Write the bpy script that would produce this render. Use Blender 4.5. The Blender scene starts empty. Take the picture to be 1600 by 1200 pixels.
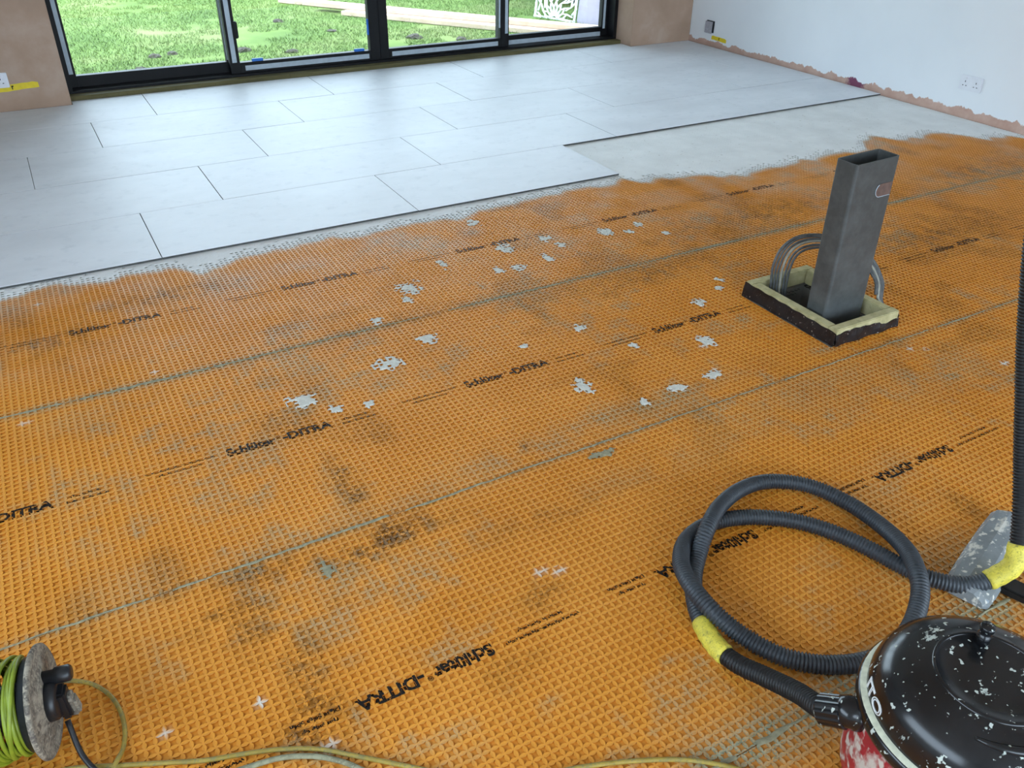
import bpy, bmesh, math, random
import numpy as np
from mathutils import Vector, Matrix

random.seed(7)
rng = np.random.default_rng(7)
scene = bpy.context.scene
COL = scene.collection

# ------------------------------------------------------------------ camera
cam_d = bpy.data.cameras.new('camera')
cam = bpy.data.objects.new('camera', cam_d)
COL.objects.link(cam)
CAM_RIGHT = Vector((0.871896, -0.489527, 0.012691))
CAM_UP = Vector((0.255436, 0.476761, 0.841101))
CAM_FWD = Vector((0.417792, 0.730111, -0.540729))
m = Matrix((CAM_RIGHT, CAM_UP, -CAM_FWD)).transposed().to_4x4()
m.translation = Vector((-0.597487, -3.729759, 1.554766))
cam.matrix_world = m
cam_d.sensor_width = 36.0
cam_d.lens = 36.0 * 1311.63 / 1600.0
cam_d.clip_start = 0.02
cam_d.clip_end = 200
scene.camera = cam

# ------------------------------------------------------------------ world, exposure
world = bpy.data.worlds.new('overcast_sky')
scene.world = world
world.use_nodes = True
wn = world.node_tree
wn.nodes.clear()
w_out = wn.nodes.new('ShaderNodeOutputWorld')
w_bg = wn.nodes.new('ShaderNodeBackground')
w_tc = wn.nodes.new('ShaderNodeTexCoord')
w_sep = wn.nodes.new('ShaderNodeSeparateXYZ')
w_ramp = wn.nodes.new('ShaderNodeValToRGB')
w_ramp.color_ramp.elements[0].position = 0.0
w_ramp.color_ramp.elements[0].color = (0.70, 0.85, 1.0, 1)
w_ramp.color_ramp.elements[1].position = 0.7
w_ramp.color_ramp.elements[1].color = (0.66, 0.83, 1.0, 1)
wn.links.new(w_tc.outputs['Generated'], w_sep.inputs[0])
wn.links.new(w_sep.outputs['Z'], w_ramp.inputs[0])
wn.links.new(w_ramp.outputs[0], w_bg.inputs['Color'])
wn.links.new(w_bg.outputs[0], w_out.inputs[0])
w_bg.inputs['Strength'].default_value = 5.6

sun_d = bpy.data.lights.new('hazy_sun', 'SUN')
sun_d.energy = 1.0
sun_d.angle = math.radians(25)
sun_d.color = (1.0, 0.95, 0.86)
sun = bpy.data.objects.new('hazy_sun', sun_d)
COL.objects.link(sun)
sun.rotation_euler = Vector((0.5, -0.15, 0.85)).to_track_quat('Z', 'Y').to_euler()

vs = scene.view_settings
vs.view_transform = 'Standard'
vs.look = 'None'
vs.gamma = 1.0
vs.use_curve_mapping = False
vs.exposure = 0.5


def portal(name, loc, rot, sx, sy):
    d = bpy.data.lights.new(name, 'AREA')
    d.shape = 'RECTANGLE'
    d.size, d.size_y = sx, sy
    d.cycles.is_portal = True
    o = bpy.data.objects.new(name, d)
    COL.objects.link(o)
    o.location = loc
    o.rotation_euler = rot
    return o


# ------------------------------------------------------------------ helpers
def link(o, parent=None):
    COL.objects.link(o)
    if parent is not None:
        o.parent = parent
        o.matrix_parent_inverse = parent.matrix_world.inverted() if False else Matrix()
    return o


def tag(o, label=None, cat=None, group=None, kind=None):
    if label: o['label'] = label
    if cat: o['category'] = cat
    if group: o['group'] = group
    if kind: o['kind'] = kind
    return o


def empty(name, loc=(0, 0, 0), rz=0.0, parent=None):
    o = bpy.data.objects.new(name, None)
    link(o, parent)
    o.location = loc
    o.rotation_euler = (0, 0, rz)
    o.empty_display_size = 0.05
    return o


class MB:
    """collects geometry for one mesh object"""
    def __init__(self):
        self.v, self.f, self.s = [], [], []

    def add(self, verts, faces, smooth=False):
        b = len(self.v)
        self.v += [tuple(p) for p in verts]
        for f in faces:
            self.f.append([i + b for i in f])
            self.s.append(smooth)

    def box(self, a, b, bev=0.0, mat=None):
        (x0, y0, z0), (x1, y1, z1) = a, b
        if bev <= 0:
            vs_ = [(x0, y0, z0), (x1, y0, z0), (x1, y1, z0), (x0, y1, z0), (x0, y0, z1), (x1, y0, z1), (x1, y1, z1), (x0, y1, z1)]
            fs = [(0, 3, 2, 1), (4, 5, 6, 7), (0, 1, 5, 4), (1, 2, 6, 5), (2, 3, 7, 6), (3, 0, 4, 7)]
        else:
            bm = bmesh.new()
            bmesh.ops.create_cube(bm, size=1)
            for v in bm.verts:
                v.co = ((x0 + x1) / 2 + v.co.x * (x1 - x0), (y0 + y1) / 2 + v.co.y * (y1 - y0), (z0 + z1) / 2 + v.co.z * (z1 - z0))
            bmesh.ops.bevel(bm, geom=bm.edges[:], offset=bev, segments=2, affect='EDGES')
            bm.verts.index_update()
            vs_ = [v.co.copy() for v in bm.verts]
            fs = [[v.index for v in f.verts] for f in bm.faces]
            bm.free()
        if mat is not None:
            vs_ = [mat @ Vector(p) for p in vs_]
        self.add(vs_, fs)

    def prism(self, poly, z0, z1, mat=None):
        n = len(poly)
        vs_ = [(x, y, z0) for x, y in poly] + [(x, y, z1) for x, y in poly]
        fs = [list(range(n))[::-1], list(range(n, 2 * n))]
        fs += [(i, (i + 1) % n, n + (i + 1) % n, n + i) for i in range(n)]
        if mat is not None:
            vs_ = [mat @ Vector(p) for p in vs_]
        self.add(vs_, fs)

    def lathe(self, prof, seg=48, mat=None, caps=True, smooth=True):
        vs_, fs = [], []
        for r, z in prof:
            for k in range(seg):
                a = 2 * math.pi * k / seg
                vs_.append((r * math.cos(a), r * math.sin(a), z))
        for i in range(len(prof) - 1):
            for k in range(seg):
                k2 = (k + 1) % seg
                fs.append((i * seg + k, i * seg + k2, (i + 1) * seg + k2, (i + 1) * seg + k))
        if caps:
            fs.append(list(range(seg))[::-1])
            fs.append([(len(prof) - 1) * seg + k for k in range(seg)])
        if mat is not None:
            vs_ = [mat @ Vector(p) for p in vs_]
        self.add(vs_, fs, smooth)

    def tube(self, pts, rad, seg=10, smooth=True, caps=True, closed=False):
        """pts: list of Vectors, rad: float or list"""
        n = len(pts)
        pts = [Vector(p) for p in pts]
        if not hasattr(rad, '__len__'):
            rad = [rad] * n
        t0 = (pts[1] - pts[0]).normalized()
        ref = Vector((0, 0, 1)) if abs(t0.z) < 0.9 else Vector((1, 0, 0))
        u = (ref - t0 * ref.dot(t0)).normalized()
        vs_, fs = [], []
        for i in range(n):
            if closed:
                t = (pts[(i + 1) % n] - pts[i - 1]).normalized()
            else:
                t = (pts[min(i + 1, n - 1)] - pts[max(i - 1, 0)]).normalized()
            u = (u - t * u.dot(t)).normalized()
            w = t.cross(u)
            for k in range(seg):
                a = 2 * math.pi * k / seg
                vs_.append(pts[i] + (u * math.cos(a) + w * math.sin(a)) * rad[i])
        rings = n if closed else n - 1
        for i in range(rings):
            j = (i + 1) % n
            for k in range(seg):
                k2 = (k + 1) % seg
                fs.append((i * seg + k, i * seg + k2, j * seg + k2, j * seg + k))
        if caps and not closed:
            fs.append(list(range(seg))[::-1])
            fs.append([(n - 1) * seg + k for k in range(seg)])
        self.add(vs_, fs, smooth)

    def build(self, name, mat, parent=None):
        me = bpy.data.meshes.new(name)
        me.from_pydata(self.v, [], self.f)
        me.polygons.foreach_set('use_smooth', self.s)
        me.update()
        if mat is not None:
            me.materials.append(mat)
        o = bpy.data.objects.new(name, me)
        return link(o, parent)


def spline(pts, step):
    """Catmull-Rom through 3-D points, resampled at equal arc steps"""
    P = [np.array(p, float) for p in pts]
    P = [2 * P[0] - P[1]] + P + [2 * P[-1] - P[-2]]
    out = []
    for i in range(1, len(P) - 2):
        p0, p1, p2, p3 = P[i - 1], P[i], P[i + 1], P[i + 2]
        for t in np.linspace(0, 1, 24, endpoint=False):
            out.append(0.5 * ((2 * p1) + (-p0 + p2) * t + (2 * p0 - 5 * p1 + 4 * p2 - p3) * t * t + (-p0 + 3 * p1 - 3 * p2 + p3) * t ** 3))
    out.append(P[-2])
    out = np.array(out)
    d = np.concatenate([[0], np.cumsum(np.linalg.norm(np.diff(out, axis=0), axis=1))])
    n = max(3, int(d[-1] / step))
    s = np.linspace(0, d[-1], n)
    return np.stack([np.interp(s, d, out[:, k]) for k in range(3)], 1), s


def hash2(ix, iy, seed):
    n = (ix.astype(np.int64) * 374761393 + iy.astype(np.int64) * 668265263 + seed * 974634777) & 0x7fffffff
    n = ((n ^ (n >> 13)) * 1274126177) & 0x7fffffff
    n = n ^ (n >> 16)
    return (n & 0xffff) / 65535.0


def vnoise(x, y, scale, seed=0):
    x = np.asarray(x, float) / scale
    y = np.asarray(y, float) / scale
    ix, iy = np.floor(x), np.floor(y)
    fx, fy = x - ix, y - iy
    fx = fx * fx * (3 - 2 * fx)
    fy = fy * fy * (3 - 2 * fy)
    a = hash2(ix, iy, seed); b = hash2(ix + 1, iy, seed)
    c = hash2(ix, iy + 1, seed); d = hash2(ix + 1, iy + 1, seed)
    return (a * (1 - fx) + b * fx) * (1 - fy) + (c * (1 - fx) + d * fx) * fy


# ------------------------------------------------------------------ materials
def srgb(r, g, b):
    f = lambda c: (c / 255 / 12.92) if c / 255 <= 0.04045 else ((c / 255 + 0.055) / 1.055) ** 2.4
    return (f(r), f(g), f(b), 1)


class NT:
    def __init__(self, name):
        self.m = bpy.data.materials.new(name)
        self.m.use_nodes = True
        self.t = self.m.node_tree
        self.p = self.t.nodes['Principled BSDF']
        self.o = self.t.nodes['Material Output']
        self._pos = None

    def n(self, typ, **kw):
        nd = self.t.nodes.new(typ)
        for k, v in kw.items():
            setattr(nd, k, v)
        return nd

    def l(self, a, b):
        self.t.links.new(a, b)

    def pos(self, local=False):
        if local:
            return self.n('ShaderNodeTexCoord').outputs['Object']
        if self._pos is None:
            self._pos = self.n('ShaderNodeNewGeometry').outputs['Position']
        return self._pos

    def noise(self, scale, detail=4, rough=0.55, local=False, vec=None, stretch=None):
        nd = self.n('ShaderNodeTexNoise')
        nd.inputs['Scale'].default_value = scale
        nd.inputs['Detail'].default_value = detail
        nd.inputs['Roughness'].default_value = rough
        v = vec if vec is not None else self.pos(local)
        if stretch:
            mp = self.n('ShaderNodeMapping')
            mp.inputs['Scale'].default_value = stretch
            self.l(v, mp.inputs[0])
            v = mp.outputs[0]
        self.l(v, nd.inputs['Vector'])
        return nd.outputs['Fac']

    def ramp(self, fac, stops):
        nd = self.n('ShaderNodeValToRGB')
        el = nd.color_ramp.elements
        while len(el) < len(stops):
            el.new(0.5)
        for e, (p, c) in zip(el, stops):
            e.position = p
            e.color = c if len(c) == 4 else (*c, 1)
        self.l(fac, nd.inputs[0])
        return nd.outputs[0]

    def step(self, fac, a, b):
        nd = self.n('ShaderNodeMapRange')
        nd.inputs['From Min'].default_value = a
        nd.inputs['From Max'].default_value = b
        self.l(fac, nd.inputs['Value'])
        return nd.outputs[0]

    def math(self, op, a, b=None):
        nd = self.n('ShaderNodeMath', operation=op)
        for i, x in enumerate((a, b)):
            if x is None:
                continue
            if isinstance(x, (int, float)):
                nd.inputs[i].default_value = x
            else:
                self.l(x, nd.inputs[i])
        return nd.outputs[0]

    def mix(self, fac, a, b, blend='MIX'):
        nd = self.n('ShaderNodeMix', data_type='RGBA', blend_type=blend)
        for s, x in ((0, fac), (6, a), (7, b)):
            if isinstance(x, (int, float)):
                nd.inputs[s].default_value = x
            elif isinstance(x, tuple):
                nd.inputs[s].default_value = x
            else:
                self.l(x, nd.inputs[s])
        return nd.outputs[2]

    def bump(self, h, strength=0.3, dist=0.002):
        nd = self.n('ShaderNodeBump')
        nd.inputs['Strength'].default_value = strength
        nd.inputs['Distance'].default_value = dist
        self.l(h, nd.inputs['Height'])
        self.l(nd.outputs[0], self.p.inputs['Normal'])

    def done(self, color=None, rough=0.5, metal=0.0, spec=None):
        if color is not None:
            if isinstance(color, tuple):
                self.p.inputs['Base Color'].default_value = color
            else:
                self.l(color, self.p.inputs['Base Color'])
        if isinstance(rough, (int, float)):
            self.p.inputs['Roughness'].default_value = rough
        else:
            self.l(rough, self.p.inputs['Roughness'])
        self.p.inputs['Metallic'].default_value = metal
        if spec is not None:
            self.p.inputs['Specular IOR Level'].default_value = spec
        return self.m


def plain(name, col, rough=0.5, var=0.12, scale=20, metal=0.0, spec=None, bump=0.0):
    t = NT(name)
    n = t.noise(scale)
    dark = tuple(c * (1 - var) for c in col[:3]) + (1,)
    lite = tuple(min(1, c * (1 + var)) for c in col[:3]) + (1,)
    c = t.ramp(n, [(0.3, dark), (0.7, lite)])
    if bump:
        t.bump(t.noise(scale * 6), bump, 0.002)
    return t.done(c, rough, metal, spec)


def mat_membrane():
    t = NT('orange_waffle_membrane')
    at = t.n('ShaderNodeAttribute', attribute_name='grime')
    sp = t.n('ShaderNodeSeparateColor')
    t.l(at.outputs['Color'], sp.inputs[0])
    base = t.ramp(t.noise(3.0, 5), [(0.3, srgb(212, 138, 42)), (0.7, srgb(224, 152, 58))])
    fine = t.noise(260, 3)
    c = t.mix(t.math('MULTIPLY', sp.outputs[2], t.step(t.noise(95, 5, 0.75), 0.42, 0.52)), base, srgb(92, 54, 10))
    grey = t.ramp(t.noise(90, 3), [(0.3, srgb(112, 120, 98)), (0.7, srgb(162, 166, 142))])
    c = t.mix(t.math('MULTIPLY', sp.outputs[0], t.step(fine, 0.3, 0.5)), c, grey)
    c = t.mix(sp.outputs[1], c, srgb(214, 214, 206))
    return t.done(c, 0.5, spec=0.35)


def mat_tile():
    t = NT('pale_porcelain')
    a = t.noise(1.6, 6, 0.6, stretch=(1, 1.8, 1))
    b = t.noise(14, 5, 0.6)
    c = t.ramp(a, [(0.3, srgb(216, 219, 224)), (0.7, srgb(232, 235, 240))])
    c = t.mix(t.step(b, 0.55, 0.8), c, srgb(210, 214, 220))
    return t.done(c, t.ramp(a, [(0.3, (0.46,) * 3), (0.7, (0.56,) * 3)]), spec=0.45)


def mat_adhesive():
    t = NT('pale_tile_adhesive')
    a = t.noise(5, 5)
    c = t.ramp(a, [(0.3, srgb(222, 223, 222)), (0.7, srgb(236, 237, 236))])
    c = t.mix(t.math('MULTIPLY', t.step(t.noise(45, 3), 0.66, 0.74), 0.5), c, srgb(168, 160, 148))
    t.bump(t.noise(60, 4), 0.35, 0.004)
    return t.done(c, 0.85, spec=0.2)


def mat_plaster():
    t = NT('raw_pink_plaster')
    a = t.noise(2.2, 6, 0.6)
    c = t.ramp(a, [(0.25, srgb(158, 132, 112)), (0.55, srgb(178, 150, 130)), (0.8, srgb(196, 174, 158))])
    return t.done(c, 0.8, spec=0.2)


def mat_wall_right():
    t = NT('white_emulsion_over_plaster')
    sp = t.n('ShaderNodeSeparateXYZ')
    t.l(t.pos(), sp.inputs[0])
    n1 = t.noise(7, 4, 0.6, stretch=(0, 1, 0.25))
    n2 = t.noise(40, 3, 0.6)
    edge = t.math('ADD', t.math('MULTIPLY', t.step(n1, 0.3, 0.7), 0.05), t.math('MULTIPLY', n2, 0.03))
    h = t.math('SUBTRACT', sp.outputs['Z'], edge)
    fac = t.step(h, 0.0, 0.006)
    pl = t.ramp(t.noise(9, 5), [(0.3, srgb(186, 150, 134)), (0.7, srgb(206, 176, 162))])
    # a magenta primer smudge low on the plaster
    vd = t.n('ShaderNodeVectorMath', operation='DISTANCE')
    vd.inputs[1].default_value = (5.08, 0.86, 0.03)
    t.l(t.pos(), vd.inputs[0])
    sm = t.step(t.math('ADD', vd.outputs['Value'], t.math('MULTIPLY', n2, 0.12)), 0.16, 0.12)
    pl = t.mix(sm, pl, srgb(128, 74, 98))
    wh = t.ramp(t.noise(1.2, 4), [(0.3, srgb(228, 232, 236)), (0.7, srgb(236, 239, 242))])
    c = t.mix(fac, pl, wh)
    return t.done(c, 0.75, spec=0.2)


def mat_wood(name, c1, c2, stretch, rough=0.7, scale=9):
    t = NT(name)
    n = t.noise(scale, 5, 0.6, stretch=stretch)
    c = t.ramp(n, [(0.3, c1), (0.7, c2)])
    c = t.mix(t.math('MULTIPLY', t.step(t.noise(30, 3), 0.6, 0.75), 0.5), c, tuple(x * 0.55 for x in c1[:3]) + (1,))
    return t.done(c, rough, spec=0.25)


def mat_splashed(name, col, splash, lo=0.66, hi=0.69, rough=0.25, scale=22, local=True, spec=0.5):
    """plastic with dried splashes of mortar stuck on it"""
    t = NT(name)
    a = t.noise(scale, 5, 0.62, local=local, stretch=(1, 1.7, 1))
    b = t.noise(scale * 4.5, 2, 0.5, local=local)
    dust = t.noise(scale * 0.45, 5, 0.7, local=local)
    base = t.ramp(dust, [(0.4, col), (0.75, tuple(min(1, x * 1.6 + 0.012) for x in col[:3]) + (1,))])
    f = t.math('MAXIMUM', t.step(a, lo, hi), t.step(b, lo + 0.03, hi + 0.03))
    c = t.mix(f, base, splash)
    r = t.math('ADD', t.math('MULTIPLY', f, 0.5), rough)
    return t.done(c, r, spec=spec)


def mat_glass():
    t = NT('window_glass')
    tr = t.n('ShaderNodeBsdfTransparent')
    tr.inputs[0].default_value = (0.96, 0.98, 0.97, 1)
    gl = t.n('ShaderNodeBsdfGlossy')
    gl.inputs['Roughness'].default_value = 0.01
    fr = t.n('ShaderNodeFresnel')
    fr.inputs[0].default_value = 1.45
    mx = t.n('ShaderNodeMixShader')
    t.l(fr.outputs[0], mx.inputs[0])
    t.l(tr.outputs[0], mx.inputs[1])
    t.l(gl.outputs[0], mx.inputs[2])
    t.l(mx.outputs[0], t.o.inputs[0])
    return t.m


def mat_ink():
    t = NT('worn_black_print')
    tr = t.n('ShaderNodeBsdfTransparent')
    f = t.step(t.noise(170, 3, 0.6), 0.30, 0.37)
    mx = t.n('ShaderNodeMixShader')
    t.done(srgb(24, 20, 18), 0.6, spec=0.2)
    t.l(f, mx.inputs[0])
    t.l(tr.outputs[0], mx.inputs[1])
    t.l(t.p.outputs[0], mx.inputs[2])
    t.l(mx.outputs[0], t.o.inputs[0])
    return t.m


def mat_grass(name, c1, c2, c3):
    t = NT(name)
    c = t.ramp(t.noise(0.9, 5, 0.65), [(0.3, c1), (0.5, c2), (0.72, c3)])
    c = t.mix(t.step(t.noise(30, 2), 0.35, 0.7), c, c2)
    return t.done(c, 0.8, spec=0.15)


def mat_lawn_soil():
    t = NT('lawn_soil')
    c = t.ramp(t.noise(0.9, 5, 0.65), [(0.3, srgb(74, 96, 44)), (0.5, srgb(100, 120, 62)), (0.72, srgb(124, 128, 84))])
    sp = t.n('ShaderNodeSeparateXYZ')
    t.l(t.pos(), sp.inputs[0])
    near = t.step(t.math('ADD', sp.outputs['Y'], t.math('MULTIPLY', t.noise(2.5, 4), 0.9)), 4.35, 3.95)
    c = t.mix(near, c, t.ramp(t.noise(40, 4), [(0.3, srgb(116, 106, 100)), (0.7, srgb(186, 178, 178))]))
    return t.done(c, 0.9, spec=0.1)


M = {}
M['membrane'] = mat_membrane()
M['tile'] = mat_tile()
M['adhesive'] = mat_adhesive()
M['tile_side_shade'] = plain('shade_darkened_biscuit', srgb(70, 72, 70), 0.8, 0.15, 40)  # dark grey body colour also stands in for shade on the tile edges
M['seam'] = plain('grey_seam_mortar', srgb(142, 138, 112), 0.85, 0.3, 60)
M['splat'] = plain('pale_mortar', srgb(206, 206, 196), 0.85, 0.1, 60)
M['plaster'] = mat_plaster()
M['wall_right'] = mat_wall_right()
M['white_wall'] = plain('white_wall_paint', srgb(232, 233, 232), 0.8, 0.03, 2)
M['ceiling'] = plain('white_ceiling_paint', srgb(238, 238, 236), 0.85, 0.02, 2)
M['screed'] = plain('grey_screed', srgb(130, 126, 118), 0.9, 0.2, 8)
M['ink'] = mat_ink()
M['frame'] = plain('black_powder_coat', srgb(13, 14, 17), 0.5, 0.15, 30, spec=0.25)
M['tape_grey'] = plain('grey_protective_film', srgb(176, 188, 198), 0.45, 0.08, 30)
M['glass'] = mat_glass()
M['sill'] = mat_wood('weathered_sill_timber', srgb(82, 78, 50), srgb(116, 108, 72), (0.3, 4, 4))
M['blue'] = plain('blue_plastic', srgb(30, 110, 200), 0.45, 0.1, 30)
M['white_plastic'] = plain('white_socket_plastic', srgb(228, 230, 236), 0.35, 0.03, 30)
M['slot'] = plain('dark_slot', srgb(28, 28, 34), 0.6, 0.1, 30)
M['backbox'] = plain('galvanised_back_box', srgb(176, 178, 188), 0.45, 0.15, 60, metal=0.3)
M['yellow_tape'] = plain('yellow_masking_tape', srgb(232, 206, 40), 0.6, 0.08, 40)
M['marker'] = plain('black_marker', srgb(20, 20, 22), 0.6, 0.1, 40)
M['post'] = mat_splashed('grey_painted_steel', srgb(66, 69, 69), srgb(140, 142, 140), 0.76, 0.78, 0.45, 26)
M['rust'] = plain('rusty_primer', srgb(104, 82, 74), 0.6, 0.25, 50)
M['frame_wood'] = mat_wood('dusty_softwood', srgb(168, 160, 116), srgb(196, 188, 146), (3, 3, 3))
M['dpm'] = mat_splashed('black_damp_proof_sheet', srgb(16, 16, 20), srgb(170, 160, 150), 0.66, 0.69, 0.35, 26)
M['pit'] = plain('dark_pit_concrete', srgb(66, 62, 54), 0.95, 0.3, 30)
M['cable_grey'] = plain('grey_cable_sheath', srgb(84, 86, 86), 0.5, 0.3, 60)
M['cable_white'] = plain('white_cable_sheath', srgb(150, 148, 136), 0.5, 0.2, 60)
M['hose'] = mat_splashed('black_ribbed_rubber', srgb(42, 48, 54), srgb(96, 104, 108), 0.70, 0.80, 0.5, 14)
M['hose_wand'] = plain('black_rubber', srgb(12, 13, 15), 0.55, 0.2, 30)
M['wrap_yellow'] = mat_splashed('dusty_yellow_tape', srgb(200, 186, 66), srgb(150, 144, 70), 0.56, 0.68, 0.55, 60)
M['vac_black'] = mat_splashed('splashed_black_plastic', srgb(12, 13, 16), srgb(186, 194, 186), 0.635, 0.665, 0.20, 17)
M['vac_red'] = mat_splashed('splashed_red_plastic', srgb(150, 34, 44), srgb(196, 184, 172), 0.50, 0.60, 0.4, 9)
M['vac_cream'] = plain('cream_dust_band', srgb(196, 198, 176), 0.7, 0.2, 60)
M['white_ink'] = plain('white_print', srgb(220, 222, 222), 0.5, 0.05, 40)
M['chrome'] = plain('chrome', srgb(210, 212, 214), 0.15, 0.05, 40, metal=1.0)
M['nozzle'] = mat_splashed('dusty_grey_plastic', srgb(118, 124, 126), srgb(206, 204, 194), 0.58, 0.64, 0.5, 14)
M['cable_green'] = plain('lime_cable_sheath', srgb(120, 136, 34), 0.45, 0.2, 30)
M['cable_yellow'] = mat_splashed('dirty_yellow_cable', srgb(136, 116, 42), srgb(120, 116, 80), 0.50, 0.70, 0.55, 40)
M['cable_dirty'] = mat_splashed('mortar_coated_cable', srgb(108, 106, 82), srgb(140, 140, 114), 0.5, 0.6, 0.6, 40)
M['reel_black'] = plain('black_reel_plastic', srgb(24, 26, 30), 0.4, 0.2, 40)
M['reel_dirty'] = mat_splashed('mortar_caked_plastic', srgb(70, 64, 58), srgb(150, 142, 126), 0.42, 0.62, 0.7, 30)
M['lawn'] = mat_lawn_soil()
M['grass'] = mat_grass('lawn_grass', srgb(74, 98, 48), srgb(98, 120, 64), srgb(128, 132, 88))
M['plank'] = mat_wood('fresh_sawn_timber', srgb(194, 166, 144), srgb(212, 188, 168), (1, 1, 1))
M['lattice'] = plain('white_cut_panel', srgb(236, 238, 240), 0.5, 0.03, 10)
M['sheet'] = plain('grey_lilac_board', srgb(150, 142, 158), 0.6, 0.15, 4)
M['leaf'] = plain('hedge_leaf', srgb(58, 84, 40), 0.6, 0.4, 14)
M['bark'] = plain('dark_bark', srgb(70, 56, 42), 0.9, 0.3, 30)
M['litter'] = plain('dark_turf_clod', srgb(66, 60, 50), 0.95, 0.3, 60)

# ------------------------------------------------------------------ layout numbers
S = 0.02134                     # waffle pitch
STRIP = 48 * S
YTOP = 0.0116                   # upper edge of the first sheet
ZM = -0.015                     # top of the membrane lands (tile surface is z = 0)
DEPTH = 0.0036
XL, XR = -1.515, 5.075
WALL_R = 5.08
HOLE = (1.853, 2.107, -1.905, -1.51)      # pit inside the timber frame
BED = [(-1.031, -0.09), (-0.897, -0.105), (-0.672, -0.052), (-0.462, -0.086), (-0.251, -0.059), (-0.135, -0.179), (-0.04, -0.17), (0.056, -0.121), (0.284, -0.087), (0.589, -0.102), (0.742, -0.119), (1.178, -0.15), (1.325, -0.077), (1.73, -0.053), (2.129, -0.088), (2.204, -0.055), (2.249, -0.15), (2.41, -0.137), (2.571, -0.171), (2.852, -0.315), (3.137, -0.27), (3.604, -0.278), (3.893, -0.281), (4.0, -0.15), (4.172, -0.115), (4.227, -0.222), (4.313, -0.266), (4.625, -0.263), (4.724, -0.40), (4.768, -0.496), (4.965, -0.516), (5.01, -0.603)]
BEDX = np.array([-2.6] + [b[0] for b in BED] + [5.2])
BEDY = np.array([-0.09] + [b[1] for b in BED] + [-0.62])


def bed_front(x, fine=True):
    y = np.interp(x, BEDX, BEDY)
    if fine:
        y = y + (vnoise(x, np.zeros_like(x), 0.07, 5) - 0.5) * 0.06
    return y


# ------------------------------------------------------------------ room shell
CEIL = 2.45
WY = 3.03                       # room side of the window sill
XW0, XW1 = -0.33, 4.39          # window opening
YB, XB = -6.6, -2.6             # rear and left ends of the room

mb = MB()
hx0, hx1, hy0, hy1 = HOLE
FZ = ZM - DEPTH - 0.0008
for (a0, a1, b0, b1) in ((XB - .1, hx0, YB - .1, 3.35), (hx1, WALL_R + .1, YB - .1, 3.35), (hx0, hx1, YB - .1, hy0), (hx0, hx1, hy1, 3.35)):
    mb.add([(a0, b0, FZ), (a1, b0, FZ), (a1, b1, FZ), (a0, b1, FZ)], [(0, 1, 2, 3)])
    mb.add([(a0, b0, -.4), (a1, b0, -.4), (a1, b1, -.4), (a0, b1, -.4)], [(3, 2, 1, 0)])
PZ = -0.26
mb.add([(hx0, hy0, FZ), (hx1, hy0, FZ), (hx1, hy1, FZ), (hx0, hy1, FZ), (hx0, hy0, PZ), (hx1, hy0, PZ), (hx1, hy1, PZ), (hx0, hy1, PZ)],
       [(0, 1, 5, 4), (1, 2, 6, 5), (2, 3, 7, 6), (3, 0, 4, 7), (4, 5, 6, 7)])
floor = mb.build('floor', M['screed'])
tag(floor, 'half tiled room floor with pale tiles and orange waffle matting', None, None, 'structure')

mb = MB()
mb.box((WALL_R, YB, -.3), (WALL_R + .12, 3.32, CEIL))
wall_right = mb.build('wall_right', M['wall_right'])
tag(wall_right, 'white painted wall with bare pink plaster along its foot', None, None, 'structure')

mb = MB()   # the wall with the sliding window: two piers and a lintel
mb.box((XB, 2.93, -.3), (XW0, 3.32, CEIL), 0.004)
mb.box((XW1, 2.88, -.3), (WALL_R, 3.32, CEIL), 0.004)
mb.box((XW0, 2.93, 2.15), (XW1, 3.32, CEIL))
wall_far = mb.build('wall_far', M['plaster'])
tag(wall_far, 'bare pink plaster piers either side of the sliding window', None, None, 'structure')

mb = MB()   # left wall with a wide window opening
mb.box((XB - .12, YB, -.3), (XB, -5.0, CEIL))
mb.box((XB - .12, -1.2, -.3), (XB, 3.32, CEIL))
mb.box((XB - .12, -5.0, -.3), (XB, -1.2, 0.9))
mb.box((XB - .12, -5.0, 2.2), (XB, -1.2, CEIL))
tag(mb.build('wall_left', M['white_wall']), 'white painted left wall with wide window opening', None, None, 'structure')
mb = MB()   # rear wall with an open doorway
mb.box((XB - .12, YB - .12, -.3), (-1.6, YB, CEIL))
mb.box((4.2, YB - .12, -.3), (WALL_R + .12, YB, CEIL))
mb.box((-1.6, YB - .12, 2.2), (4.2, YB, CEIL))
tag(mb.build('wall_back', M['white_wall']), 'white painted rear wall with wide open doorway', None, None, 'structure')

mb = MB()
mb.box((XB - .12, YB - .12, CEIL), (WALL_R + .12, 3.32, CEIL + .22))
tag(mb.build('ceiling', M['ceiling']), 'plain white ceiling over the room', None, None, 'structure')

portal('portal_window', ((XW0 + XW1) / 2, 3.34, 1.07), (math.radians(-90), 0, 0), XW1 - XW0, 2.2)
portal('portal_left', (XB - .1, -3.1, 1.55), (0, math.radians(-90), 0), 1.3, 3.8)
portal('portal_back', (1.3, YB - .1, 0.95), (math.radians(90), 0, 0), 5.8, 2.5)

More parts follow.
